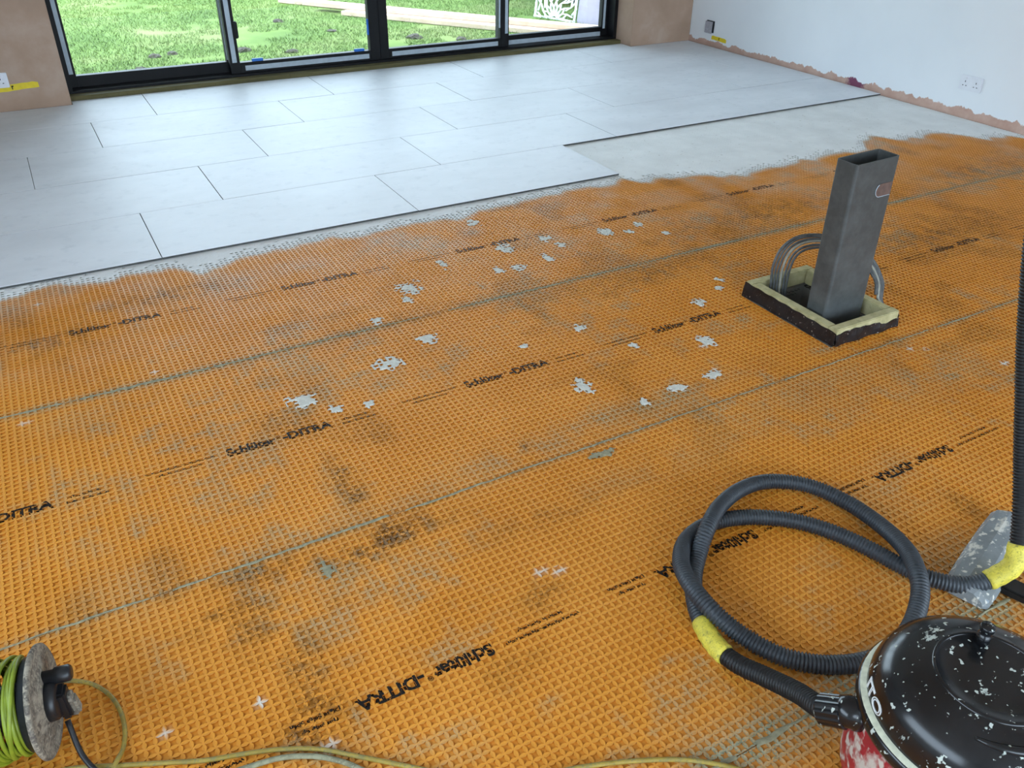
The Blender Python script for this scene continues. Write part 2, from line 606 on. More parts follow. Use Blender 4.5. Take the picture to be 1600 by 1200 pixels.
# ------------------------------------------------------------------ tiles
L = 1.23361
OFF = [-0.25338, 0.152968, 0.554555, 0.960991, 1.374375]
G = 0.0016
for r in range(5):
    y0, y1 = r * 0.6 + G, (r + 1) * 0.6 - G
    if r == 4:
        y1 = WY - 0.004
    for n in range(-3, 6):
        x0, x1 = OFF[r] + n * L + G, OFF[r] + (n + 1) * L - G
        if r == 0 and n >= 2:
            continue
        x1 = min(x1, WALL_R - 0.016)
        x0 = max(x0, XB + 0.01)
        if x1 - x0 < 0.05:
            continue
        poly = [(x0, y0), (x1, y0), (x1, y1), (x0, y1)]
        if r == 4:
            if x1 < XW0:
                poly = [(x0, y0), (x1, y0), (x1, 2.924), (x0, 2.924)]
            elif x0 < XW0:
                poly = [(x0, y0), (x1, y0), (x1, y1), (XW0 + .006, y1), (XW0 + .006, 2.924), (x0, 2.924)]
            elif x0 > XW1:
                poly = [(x0, y0), (x1, y0), (x1, 2.874), (x0, 2.874)]
            elif x1 > XW1:
                poly = [(x0, y0), (x1, y0), (x1, 2.874), (XW1 - .006, 2.874), (XW1 - .006, y1), (x0, y1)]
        t = MB()
        dz = random.uniform(-0.0004, 0.0004)
        k = 0.0012
        t.prism(poly, -0.0095, -k + dz)
        # arrised top edge
        cxp = sum(p[0] for p in poly) / len(poly)
        ins = []
        for (px, py) in poly:
            ins.append((px + k * (1 if px < cxp else -1), py + k * (1 if py < (y0 + y1) / 2 else -1)))
        nn = len(poly)
        t.add([(px, py, -k + dz + 0.00001) for px, py in poly] + [(px, py, dz) for px, py in ins],
              [(i, (i + 1) % nn, nn + (i + 1) % nn, nn + i) for i in range(nn)] + [list(range(nn, 2 * nn))])
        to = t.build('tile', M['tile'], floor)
        to.data.materials.append(M['tile_side_shade'])
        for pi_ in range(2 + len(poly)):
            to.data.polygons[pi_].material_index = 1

# ------------------------------------------------------------------ adhesive bed
def build_bed():
    q = S / 4
    ix = np.arange(int(math.floor(-2.0 / q)), int(math.floor((WALL_R - .01) / q)))
    iy = np.arange(int(math.floor(-0.68 / q)), int(math.ceil(0.63 / q)))
    gx, gy = np.meshgrid(ix, iy, indexing='ij')
    xc, yc = (gx + .5) * q, (gy + .5) * q
    front = bed_front(xc)
    ylim = np.where(xc < OFF[0] + 2 * L + 0.012, 0.06, 0.62)
    inside = (yc > front) & (yc < ylim)
    # open cavities close to the ragged edge
    cx, cy = np.floor(xc / S), np.floor((yc - YTOP) / S)
    fx, fy = xc / S - cx, (yc - YTOP) / S - cy
    depth = yc - front
    rnd = hash2(cx, cy, 3)
    hole = (np.abs(fx - .5) < .28) & (np.abs(fy - .5) < .28) & (rnd > depth / 0.075 - 0.2)
    keep = inside & ~hole
    idx = -np.ones((len(ix) + 1, len(iy) + 1), int)
    used = np.zeros_like(idx, bool)
    for dx in (0, 1):
        for dy in (0, 1):
            used[dx:len(ix) + dx, dy:len(iy) + dy] |= keep
    allin = np.ones_like(used)
    for dx in (0, 1):
        for dy in (0, 1):
            blk = np.zeros_like(used)
            blk[dx:len(ix) + dx, dy:len(iy) + dy] = keep
            allin &= blk
    idx[used] = np.arange(used.sum())
    vx, vy = np.meshgrid(np.append(ix, ix[-1] + 1) * q, np.append(iy, iy[-1] + 1) * q, indexing='ij')
    z = ZM + 0.0028 + (vnoise(vx, vy, 0.05, 1) - .5) * 0.0016 + (vnoise(vx, vy, 0.3, 2) - .5) * 0.001
    z = z + 0.0006 * np.sin(vx / S * 2 * np.pi) * np.sin((vy - YTOP) / S * 2 * np.pi)
    z = np.where(allin, z, ZM + 0.0002)
    V = np.stack([vx[used], vy[used], z[used]], 1)
    kx, ky = np.nonzero(keep)
    F = np.stack([idx[kx, ky], idx[kx + 1, ky], idx[kx + 1, ky + 1], idx[kx, ky + 1]], 1)
    return V, F


def mesh_np(name, V, F, mat, parent=None, smooth=False):
    me = bpy.data.meshes.new(name)
    nf, k = F.shape
    me.vertices.add(len(V))
    me.vertices.foreach_set('co', V.astype(np.float32).ravel())
    me.loops.add(nf * k)
    me.loops.foreach_set('vertex_index', F.astype(np.int32).ravel())
    me.polygons.add(nf)
    me.polygons.foreach_set('loop_start', np.arange(0, nf * k, k, dtype=np.int32))
    me.polygons.foreach_set('use_smooth', np.full(nf, smooth, bool))
    me.update(calc_edges=True)
    me.materials.append(mat)
    o = bpy.data.objects.new(name, me)
    return link(o, parent)


bv, bf = build_bed()
bed = mesh_np('adhesive_bed', bv, bf, M['adhesive'], floor, True)
bed['label'] = 'pale tile adhesive spread beside the last tiles'

# ------------------------------------------------------------------ waffle membrane
SEAMS = [YTOP - STRIP * k for k in range(5)]
SPLATS = [(-0.052, -1.369, 0.055, 0.039), (0.293, -1.279, 0.05, 0.044), (0.488, -1.188, 0.041, 0.039), (0.821, -1.748, 0.04, 0.037), (0.958, -1.915, 0.02, 0.023), (0.601, -0.759, 0.053, 0.061), (1.157, -0.586, 0.041, 0.051), (1.015, -0.778, 0.025, 0.033), (1.1, -0.8, 0.037, 0.033), (1.276, -0.769, 0.023, 0.042), (1.683, -0.637, 0.037, 0.048), (1.783, -0.689, 0.025, 0.032), (1.881, -0.64, 0.022, 0.034), (1.933, -0.786, 0.022, 0.032), (0.372, -0.965, 0.03, 0.031), (1.044, -1.383, 0.027, 0.026), (1.592, -1.435, 0.026, 0.035), (1.754, -1.374, 0.02, 0.025), (1.815, -1.308, 0.019, 0.02), (0.78, -1.404, 0.019, 0.019), (1.146, -1.593, 0.02, 0.02), (1.404, -1.693, 0.034, 0.045), (1.267, -1.893, 0.034, 0.022), (1.376, -0.565, 0.027, 0.039), (1.163, -0.24, 0.032, 0.042), (1.402, -0.673, 0.024, 0.03), (0.552, -0.859, 0.02, 0.029), (0.826, -0.61, 0.023, 0.054), (0.031, -1.469, 0.025, 0.023), (0.141, -1.494, 0.019, 0.019), (0.67, -2.085, 0.043, 0.02), (-0.238, -2.151, 0.02, 0.027), (1.112, -1.9, 0.036, 0.025), (0.832, -1.703, 0.022, 0.021)]
CROSSES = [(2.268, -2.339, .95), (-0.488, -2.466, .95), (-0.683, -2.443, .8), (-0.392, -2.636, .7), (0.289, -2.441, .7), (0.243, -2.421, .7), (-0.868, -1.08, .6), (-0.765, -0.2, .8), (-0.453, -0.953, .7), (1.404, -1.66, .9), (1.38, -1.72, .9), (1.30, -1.88, .9), (1.25, -1.90, .9), (2.05, -2.10, .8), (2.1, -2.13, .8)]
DIRT = [(-0.472, -2.192, 0.092, 0.052, .8), (-0.445, -2.263, 0.06, 0.119, .5), (-0.395, -2.56, 0.06, 0.07, 1.5), (-0.07, -1.865, 0.037, 0.175, .6), (-0.076, -2.105, 0.171, 0.06, .9), (0.476, -1.94, 0.016, 0.016, 1.), (-0.795, -2.016, 0.061, 0.086, .3), (0.21, -2.495, 0.064, 0.042, .4), (-0.371, -2.419, 0.058, 0.12, .6), (-0.13, -2.103, 0.102, 0.074, .8), (-0.364, -2.082, 0.147, 0.05, .7), (0.3, -1.0, 0.5, 0.06, .4), (-0.75, -0.55, 0.25, 0.10, .45), (1.5, -1.1, 0.35, 0.08, .5), (2.6, -0.8, 0.5, 0.12, .5), (3.2, -1.4, 0.5, 0.12, .5), (-.3, -.35, .3, .08, .5), (4.2, -.9, .5, .15, .5), (.4, -2.25, .3, .05, .25)]
GREYS = [(0.95, -1.93, 0.42, 0.055, .8), (0.45, -1.97, 0.3, 0.05, .55), (1.9, -2.25, 0.45, 0.10, .6), (0.9, -2.22, .5, .06, .35), (1.5, -2.13, .4, .10, .45), (1.2, -2.9, 0.25, 0.08, .7), (0.35, -3.1, 0.3, 0.10, .75), (1.1, -3.2, 0.4, 0.14, .75), (1.35, -2.62, .25, .12, .5), (-0.68, -1.98, .12, .10, .5), (0.05, -1.2, .07, .06, .6), (2.25, -2.42, .12, .03, .9), (2.05, -2.30, .10, .03, .9), (-.75, -1.15, .12, .08, .4), (0.0, -2.0, .5, .06, .4), (1.75, -1.70, .08, .04, .8), (1.66, -1.63, .05, .04, .7), (1.75, -1.95, .08, .03, .8)]


def grime(x, y, land):
    """mortar residue, white adhesive dust and dark dirt at floor positions"""
    cellr = hash2(np.floor(x / S + .5), np.floor(y / S + .5), 11)
    n1 = vnoise(x, y, 0.33, 21); n2 = vnoise(x, y, 0.11, 22); n3 = vnoise(x, y, 0.035, 23)
    g = np.clip((n1 * .5 + n2 * .35 + n3 * .35 - 0.68) * 3.0, 0, .6) * (0.35 + .65 * cellr)
    d = np.clip((vnoise(x, y, 0.5, 31) * .5 + vnoise(x, y, 0.12, 32) * .5 - 0.62) * 3.0, 0, .35)
    for s, width, amp in ((SEAMS[1], 0.024, 1.0), (SEAMS[2], 0.016, .75), (SEAMS[3], 0.07, 1.3)):
        a = amp * np.exp(-((y - s) / width) ** 2) * np.clip(vnoise(x, np.zeros_like(x), .16, int(width * 1e4)) * 1.5 + .05, 0, 1)
        g = np.maximum(g, a * (.6 + .4 * cellr))
    for (cx, cy, rx, ry, a) in GREYS:
        w = np.exp(-((x - cx) / rx) ** 2 - ((y - cy) / ry) ** 2)
        g = np.maximum(g, a * w * np.clip(n2 * 1.2 + n3 * .9 - .35, 0, 1))
    for (cx, cy, rx, ry, a) in DIRT:
        w = np.exp(-((x - cx) / rx) ** 2 - ((y - cy) / ry) ** 2)
        d = np.maximum(d, a * w * np.clip(n3 * 1.3 + n2 * .7 - .35, 0, 1) * 1.4)
    fr = bed_front(x)
    dist = fr - y                                           # > 0 in front of the adhesive
    wht = np.clip(1.0 - dist / 0.05, 0, 1) * (.5 + .5 * n3) + np.where(dist < 0.01, 1, 0)
    wht = np.maximum(wht, np.clip(1 - dist / 1.0, 0, 1) * np.clip((n2 * .6 + n1 * .5 - .36), 0, 1) * .75)
    for (cx, cy, a) in CROSSES:
        w = np.maximum((np.abs(x - cx) < .016) & (np.abs(y - cy) < .0045), (np.abs(y - cy) < .016) & (np.abs(x - cx) < .0045))
        wht = np.maximum(wht, a * w)
    g = np.where(land, g, g * 0.25)
    wht = np.where(land, wht, np.where(dist < -.02, wht, wht * 0.3))
    return np.clip(np.stack([g, wht, d, np.ones_like(g)], 1), 0, 1)


def cell_template(n_side):
    """unit cell: outer square ring, waisted opening ring, undercut foot ring"""
    outer, opening, foot = [], [], []
    corners = [(0, 0), (1, 0), (1, 1), (0, 1)]
    c, mid = 0.105, 0.235
    for k in range(4):
        a, b = np.array(corners[k], float), np.array(corners[(k + 1) % 4], float)
        d = b - a
        nrm = np.array([-d[1], d[0]])
        for i in range(n_side):
            tt = i / n_side
            u = c + (1 - 2 * c) * tt
            inset = c if i == 0 else (c + (mid - c) * math.sin(math.pi * tt) ** 0.6)
            p = a + d * u + nrm * inset
            opening.append(p)
            foot.append(np.array([.5, .5]) + (p - .5) * (1.12 if i == 0 else 1.42))
        outer.append(a)
    op, ft, ou = np.array(opening), np.array(foot), np.array(outer)
    nO = len(op)
    V = np.concatenate([np.c_[ou, np.full(4, -.0006)], np.c_[op, np.zeros(nO)], np.c_[ft, np.full(nO, -DEPTH)]])
    F = []
    for k in range(4):
        k2 = (k + 1) % 4
        ring = [4 + k * n_side + i for i in range(n_side)] + [4 + (k2 * n_side) % nO]
        half = len(ring) // 2
        for i in range(len(ring) - 1):
            F.append((k if i < half else k2, ring[i + 1], ring[i]))
        F.append((k, k2, ring[half]))
    for i in range(nO):
        j = (i + 1) % nO
        F.append((4 + i, 4 + j, 4 + nO + j))
        F.append((4 + i, 4 + nO + j, 4 + nO + i))
    return V, np.array(F), nO


TPL = {3: cell_template(3), 2: cell_template(2)}
sheet_desc = ['far sheet of orange waffle matting next to the tiles', 'orange waffle matting sheet around the steel post', 'orange waffle matting sheet under the hose loops', 'nearest orange waffle matting sheet beneath the vacuum']
sheets = []
CX, CY = -0.597, -3.73
for k in range(4):
    ya, yb = SEAMS[k], SEAMS[k + 1]
    nx = int((XR - XL) / S)
    ii, jj = np.meshgrid(np.arange(nx), np.arange(48), indexing='ij')
    i0 = int(round(XL / S))
    x0 = ((ii + i0) * S).ravel()
    y0 = (yb + jj * S).ravel()
    xc, yc = x0 + S / 2, y0 + S / 2
    keep = ~((xc > 1.80) & (xc < 2.16) & (yc > -1.96) & (yc < -1.46))
    keep &= yc < bed_front(xc, False) + 0.14
    keep &= ~((k == 3) & (yc < -3.95))
    x0, y0, xc, yc = x0[keep], y0[keep], xc[keep], yc[keep]
    dist = np.hypot(xc - CX, yc - CY)
    parts_v, parts_f, parts_l = [], [], []
    base = 0
    for n_side, sel in ((3, dist < 2.9), (2, dist >= 2.9)):
        V, F, nO = TPL[n_side]
        n = int(sel.sum())
        if n == 0:
            continue
        P = np.empty((n, len(V), 3), np.float32)
        P[:, :, 0] = x0[sel][:, None] + V[None, :, 0] * S
        P[:, :, 1] = y0[sel][:, None] + V[None, :, 1] * S
        P[:, :, 2] = ZM + V[None, :, 2]
        # leave a hair of a gap at the seams between the sheets
        P[:, :, 1] = np.clip(P[:, :, 1], yb + 0.0012, ya - 0.0012)
        FF = F[None] + (np.arange(n) * len(V))[:, None, None] + base
        base += n * len(V)
        parts_v.append(P.reshape(-1, 3)); parts_f.append(FF.reshape(-1, 3))
        ld = np.zeros(len(V), bool); ld[:4 + nO] = True
        parts_l.append(np.tile(ld, n))
    V = np.concatenate(parts_v).astype(float); F = np.concatenate(parts_f); land = np.concatenate(parts_l)
    # floor of the cavities: a coarse grid so that it can carry the same residue
    q = S
    gx = np.arange(XL, XR + q, q); gy = np.linspace(yb + .001, ya - .001, 49)
    X, Y = np.meshgrid(gx, gy, indexing='ij')
    b = len(V)
    V = np.concatenate([V, np.c_[X.ravel(), Y.ravel(), np.full(X.size, ZM - DEPTH)]])
    land = np.concatenate([land, np.zeros(X.size, bool)])
    a_, c_ = np.meshgrid(np.arange(len(gx) - 1), np.arange(48), indexing='ij')
    a_, c_ = a_.ravel(), c_.ravel()
    mx_, my_ = gx[a_] + q / 2, gy[c_] + S / 2
    kp = ~((mx_ > 1.80) & (mx_ < 2.16) & (my_ > -1.96) & (my_ < -1.46))
    if k == 3:
        kp &= (my_ > -3.95)
    a_, c_ = a_[kp], c_[kp]
    w = len(gy)
    q0 = b + a_ * w + c_; q1 = b + (a_ + 1) * w + c_
    F = np.concatenate([F, np.stack([q0, q1, q1 + 1], 1), np.stack([q0, q1 + 1, q0 + 1], 1)])
    o = mesh_np('membrane_sheet', V, F, M['membrane'], floor, False)
    o['label'] = sheet_desc[k]
    ca = o.data.attributes.new('grime', 'FLOAT_COLOR', 'POINT')
    ca.data.foreach_set('color', grime(V[:, 0], V[:, 1], land).astype(np.float32).ravel())
    sheets.append(o)

# mortar worked into the seams between the sheets
for k, (w0, amp) in enumerate(((0.0055, 1.0), (0.0032, 1.0), (0.004, 1.0))):
    ys = SEAMS[k + 1]
    x1 = 5.06
    step = 0.008
    xs = np.arange(-1.4, x1, step)
    ww = w0 * (.35 + 1.1 * vnoise(xs, np.zeros_like(xs), .05, 40 + k) * vnoise(xs, np.zeros_like(xs), .4, 50 + k) * 1.6)
    gap = vnoise(xs, np.zeros_like(xs), .09, 60 + k) < (.20 if k else .12)
    off = (vnoise(xs, np.zeros_like(xs), .03, 70 + k) - .5) * .006
    V = np.concatenate([np.c_[xs, ys + off - ww, np.full(len(xs), ZM - .0004)], np.c_[xs, ys + off, np.full(len(xs), ZM + .0022)], np.c_[xs, ys + off + ww, np.full(len(xs), ZM - .0004)]])
    n = len(xs)
    i = np.nonzero(~gap[:-1])[0]
    F = np.concatenate([np.stack([i, i + 1, n + i + 1, n + i], 1), np.stack([n + i, n + i + 1, 2 * n + i + 1, 2 * n + i], 1)])
    mesh_np('seam_mortar', V, F, M['seam'], sheets[k + 1], True)

# dried mortar splats
for si, (cx, cy, rx, ry) in enumerate(SPLATS):
    q = S / 5
    hx_, hy_ = int(rx * 1.5 / q) + 1, int(ry * 1.5 / q) + 1
    bx_, by_ = round(cx / q), round((cy - YTOP) / q)
    gx, gy = np.meshgrid(np.arange(-hx_, hx_) + bx_, np.arange(-hy_, hy_) + by_, indexing='ij')
    xc, yc = (gx + .5) * q, (gy + .5) * q + YTOP
    r = np.hypot((xc - cx) / rx, (yc - cy) / ry)
    fx, fy = np.abs(xc / S - np.floor(xc / S) - .5), np.abs((yc - YTOP) / S - np.floor((yc - YTOP) / S) - .5)
    cav = (fx < .3) & (fy < .3)
    val = 1.15 - r + (vnoise(xc, yc, .018, 90 + si) - .5) * 1.1
    keep = val > np.where(cav, .55, .2)
    if keep.sum() < 4:
        continue
    used = np.zeros((gx.shape[0] + 1, gx.shape[1] + 1), bool)
    full = np.ones_like(used)
    for dx in (0, 1):
        for dy in (0, 1):
            used[dx:gx.shape[0] + dx, dy:gx.shape[1] + dy] |= keep
            blk = np.zeros_like(used); blk[dx:gx.shape[0] + dx, dy:gx.shape[1] + dy] = keep
            full &= blk
    idx = -np.ones(used.shape, int); idx[used] = np.arange(used.sum())
    vx = (np.arange(used.shape[0]) - hx_ + bx_)[:, None] * q + np.zeros(used.shape)
    vy = (np.arange(used.shape[1]) - hy_ + by_)[None, :] * q + YTOP + np.zeros(used.shape)
    vx = vx + (vnoise(vx, vy, .004, 5) - .5) * .003
    vy = vy + (vnoise(vx, vy, .004, 6) - .5) * .003
    z = np.where(full, ZM + .0022 + vnoise(vx, vy, .01, 7) * .0012, ZM + .0003)
    V = np.stack([vx[used], vy[used], z[used]], 1)
    kx, ky = np.nonzero(keep)
    F = np.stack([idx[kx, ky], idx[kx + 1, ky], idx[kx + 1, ky + 1], idx[kx, ky + 1]], 1)
    s = min(3, max(0, int((YTOP - cy) / STRIP)))
    mesh_np('mortar_splat', V, F, M['splat'] if cy > -2.0 else M['seam'], sheets[s], True)


# printed lettering: cut along the waffle so that the ink lies on the lands and in the cavities
def text_mesh(body, size, bold=0.0, shear=0.0):
    c = bpy.data.curves.new('txt', 'FONT')
    c.body = body
    c.size = size
    c.offset = bold
    c.shear = shear
    c.resolution_u = 3
    o = bpy.data.objects.new('txt', c)
    COL.objects.link(o)
    dg = bpy.context.evaluated_depsgraph_get()
    me = bpy.data.meshes.new_from_object(o.evaluated_get(dg))
    bpy.data.objects.remove(o)
    bm = bmesh.new()
    bm.from_mesh(me)
    bpy.data.meshes.remove(me)
    return bm


def fit(bm, x0, x1, yb, yt):
    xs = [v.co.x for v in bm.verts]; ys = [v.co.y for v in bm.verts]
    for v in bm.verts:
        v.co.x = x0 + (v.co.x - min(xs)) / (max(xs) - min(xs)) * (x1 - x0)
        v.co.y = yb + (v.co.y - min(ys)) / (max(ys) - min(ys)) * (yt - yb)
        v.co.z = 0
    return bm


def block_mesh(name, items):
    Vs, Fs = [], []
    for body, x0, x1, yb, yt, bold in items:
        bm = fit(text_mesh(body, 1.0, bold), x0, x1, yb, yt)
        c = 0.205
        ks = range(int(math.floor(x0 / S)), int(math.ceil(x1 / S)) + 1)
        for kk in ks:
            for e in (kk + c, kk + 1 - c):
                bmesh.ops.bisect_plane(bm, geom=bm.verts[:] + bm.edges[:] + bm.faces[:], plane_co=(e * S, 0, 0), plane_no=(1, 0, 0))
        for kk in range(-3, 4):
            for e in (kk + c, kk + 1 - c):
                bmesh.ops.bisect_plane(bm, geom=bm.verts[:] + bm.edges[:] + bm.faces[:], plane_co=(0, e * S, 0), plane_no=(0, 1, 0))
        for f in bm.faces:
            ce = f.calc_center_median()
            fx, fy = ce.x / S - math.floor(ce.x / S), ce.y / S - math.floor(ce.y / S)
            z = (-DEPTH + .0003) if (c < fx < 1 - c and c < fy < 1 - c) else 0.0004
            b = len(Vs)
            Vs += [(v.co.x, v.co.y, z) for v in f.verts]
            Fs.append(list(range(b, b + len(f.verts))))
        bm.free()
    me = bpy.data.meshes.new(name)
    me.from_pydata(Vs, [], Fs)
    me.materials.append(M['ink'])
    return me


# block origin: start of the large word, on a lattice node
BIG = block_mesh('brand_print', [('Schlüter', 0.0, 0.150, -0.012, 0.026, 0.04), ('®', 0.154, 0.168, 0.006, 0.022, 0.01), ('-DITRA', 0.172, 0.332, -0.012, 0.024, 0.042)])
SM1 = block_mesh('address_print', [('www.schlueter-systems.com', -0.236, -0.034, 0.004, 0.0165, 0.035), ('Made in Germany', -0.20, -0.075, -0.017, -0.006, 0.035)])
SM2 = block_mesh('side_print', [('This side up', 0.372, 0.455, 0.004, 0.0165, 0.035), ('Diese Seite oben', 0.364, 0.474, -0.017, -0.006, 0.035)])
PERIOD = 38 * S


def snap(v, o=0.0):
    return round((v - o) / S) * S + o


for k, (xs, flip) in enumerate(((-0.683, False), (-0.336, False), (0.030, True))):
    yl = snap((SEAMS[k] + SEAMS[k + 1]) / 2 + (-.012 if k != 1 else -.018), YTOP)
    n0 = -1
    for n in range(n0, 6 if k < 2 else 3):
        for nm, me in (('printed_brand', BIG), ('printed_address', SM1), ('printed_note', SM2)):
            xo = snap(xs) + n * PERIOD
            if not (-1.3 < xo < 4.4):
                continue
            ob = bpy.data.objects.new(nm, me)
            link(ob, sheets[k])
            ob.location = (xo, yl, ZM)
            if flip:
                ob.rotation_euler = (0, 0, math.pi)

# ------------------------------------------------------------------ sliding window
win = empty('window_1', (0, 0, 0))
tag(win, 'black framed four panel sliding window with grey protective film', None, None, 'structure')
mb = MB()
mb.box((XW0, 3.035, -.012), (XW1, 3.115, 0.028), 0.002)
mb.build('sill_board', M['sill'], win)
mb = MB()   # fixed outer frame
mb.box((XW0, 3.115, -.02), (XW1, 3.31, 0.045))
mb.box((XW0, 3.115, 0.045), (XW0 + .035, 3.31, 2.15))
mb.box((XW1 - .035, 3.115, 0.045), (XW1, 3.31, 2.15))
mb.box((XW0, 3.115, 2.10), (XW1, 3.31, 2.15))
mb.build('outer_frame', M['frame'], win)
PANELS = [(XW0 + .03, 0.865, 3.225, .055, .045), (0.825, 2.045, 3.15, .075, .085), (2.047, 3.255, 3.15, .075, .085), (3.19, XW1 - .03, 3.225, .075, .065)]
for i, (x0, x1, yf, sl, sr) in enumerate(PANELS):
    mb = MB()
    z0, z1 = 0.046, 2.10
    rb = 0.075
    d = .06
    mb.box((x0, yf, z0), (x0 + sl, yf + d, z1), .003)
    mb.box((x1 - sr, yf, z0), (x1, yf + d, z1), .003)
    mb.box((x0 + sl, yf, z0), (x1 - sr, yf + d, z0 + rb), .003)
    mb.box((x0 + sl, yf, z1 - .06), (x1 - sr, yf + d, z1), .003)
    pan = mb.build('sash_frame', M['frame'], win)
    g = MB()
    g.box((x0 + sl - .005, yf + .026, z0 + rb - .005), (x1 - sr + .005, yf + .030, z1 - .055))
    g.build('glass_pane', M['glass'], pan)

    def strip(a, b):
        s_ = MB()
        s_.box(a, b)
        s_.build('protective_film', M['tape_grey'], pan)
    if i == 0:
        strip((x0 + .012, yf - .0015, z0 + .09), (x0 + .040, yf, 2.0))
        strip((x1 - sr + .001, yf - .0015, z0 + .09), (x1 - sr + .010, yf, 2.0))
    elif i == 1:
        strip((x0 + .018, yf - .0015, z0 + .08), (x0 + .052, yf, 2.0))
        strip((x0 + .11, yf - .0015, z0 + .016), (x1 - .10, yf, z0 + .052))
        h = MB()
        h.box((x0 + .055, yf - .03, 0.30), (x0 + .09, yf, 0.42), .006)
        h.build('lock_handle', M['frame'], pan)
        for bx in (x0 + .17, x1 - .22):
            bl = MB()
            bl.box((bx, yf + .006, z0 + rb), (bx + .085, yf + .024, z0 + rb + .02), .002)
            bl.build('glazing_packer', M['blue'], pan)
        bl = MB()
        bl.box((x1 - sr - .012, yf + .006, .24), (x1 - sr, yf + .024, .36), .002)
        bl.build('glazing_packer', M['blue'], pan)
    elif i == 2:
        strip((x0 + .10, yf - .0015, z0 + .016), (x1 - .11, yf, z0 + .052))
        strip((x1 - sr - .014, yf + .003, z0 + .16), (x1 - sr, yf + .006, 2.0))
        strip((x1 - .04, yf - .0015, z0 + .11), (x1 - .012, yf, 2.0))
    else:
        strip((x0 + .08, yf - .0015, z0 - .012), (x1 - .08, yf, z0 + .036))
        strip((x1 - .055, yf - .0015, z0 + .06), (x1 - .03, yf, 2.0))

# ------------------------------------------------------------------ sockets and tape on the walls
def wall_frame(origin, normal):
    """matrix: local x along wall, y out of the wall, z up"""
    n = Vector(normal)
    z = Vector((0, 0, 1))
    x = n.cross(z) * -1
    mm = Matrix((x, n, z)).transposed().to_4x4()
    mm.translation = Vector(origin)
    return mm


def socket(name, origin, normal, width, height, label, gangs, switches=True):
    mm = wall_frame(origin, normal)
    e = bpy.data.objects.new(name, None)
    link(e)
    e.matrix_world = mm
    tag(e, label, 'wall socket')
    p = MB()
    p.box((-width / 2, 0, -height / 2), (width / 2, .010, height / 2), .003)
    plate = p.build('face_plate', M['white_plastic'], e)
    for g in range(gangs):
        cx = (g - (gangs - 1) / 2) * width / max(1, gangs)
        for (dx, dz, w, h) in ((0, .014, .005, .011), (-.012, -.012, .009, .005), (.012, -.012, .009, .005)):
            s_ = MB()
            s_.box((cx + dx - w / 2, .0095, dz - h / 2 - .006), (cx + dx + w / 2, .0106, dz + h / 2 - .006))
            s_.build('pin_slot', M['slot'], plate)
        if switches:
            s_ = MB()
            s_.box((cx - .008, .009, .022), (cx + .008, .014, .036), .002)
            s_.build('rocker_switch', M['white_plastic'], plate)
    return e


socket('double_socket', (WALL_R, -0.087, 0.215), (-1, 0, 0), .165, .095, 'white double wall socket above the bare plaster strip', 2)
socket('wall_socket', (-0.715, 2.93, 0.20), (0, -1, 0), .09, .095, 'white wall socket on the plaster pier left of the window', 1)
# loose blank plate hanging off its box
mm = wall_frame((WALL_R, 2.60, 0.165), (-1, 0, 0))
e = bpy.data.objects.new('blank_wall_plate', None)
link(e)
e.matrix_world = mm
tag(e, 'pale blank wall plate standing off its dark box near the corner', 'wall plate')
p = MB(); p.box((-.05, 0, -.05), (.05, .012, .05), .002); p.build('back_box', M['slot'], e)
p = MB(); p.box((-.06, .012, -.058), (.038, .019, .044), .003); p.build('cover_plate', M['backbox'], e)


def tape(origin, normal, w, h, tilt, label):
    mm = wall_frame(origin, normal) @ Matrix.Rotation(tilt, 4, 'Y')
    t_ = MB()
    n = 10
    top = [(-w / 2 + w * i / n, h / 2 * (1 if 0 < i < n else .6) + random.uniform(-.002, .002)) for i in range(n + 1)]
    bot = [(w / 2 - w * i / n, -h / 2 + random.uniform(-.002, .002)) for i in range(n + 1)]
    rot = Matrix.Rotation(math.radians(90), 4, 'X')
    t_.prism(top[::-1] + bot[::-1], -.0014, 0.0, rot)
    o = t_.build('masking_tape', M['yellow_tape'])
    o.matrix_world = mm
    tag(o, label, 'tape')
    k = MB()
    k.box((-.003, .0014, -h * .3), (.003, .0019, h * .3))
    k.box((-.003, .0014, h * .1), (.010, .0019, h * .3))
    c = k.build('marker_arrow', M['marker'], o)
    return o


tape((WALL_R, 2.47, 0.075), (-1, 0, 0), .20, .035, math.radians(2), 'short yellow tape strip on the white wall under the blank plate')
tape((-0.66, 2.93, 0.148), (0, -1, 0), .32, .040, math.radians(-3), 'yellow tape strip on the plaster pier below the socket')

# ------------------------------------------------------------------ steel post in its timber frame
pf = empty('post_surround', (1.98, -1.708, ZM))
tag(pf, 'low softwood frame wrapped in black sheet around the steel post', 'post surround')
T = .038
ax0, ax1, ay0, ay1 = -0.172, 0.172, -0.242, 0.242
for (a, b, zt) in (((ax0, ay0, 0), (ax1, ay0 + T, .066), 0), ((ax0, ay1 - T, 0), (ax1, ay1, .064), 0), ((ax0, ay0 + T, 0), (ax0 + T, ay1 - T, .0645), 0), ((ax1 - T, ay0 + T, 0), (ax1, ay1 - T, .0635), 0)):
    r_ = MB()
    r_.box(a, b, .003)
    r_.build('rail', M['frame_wood'], pf)


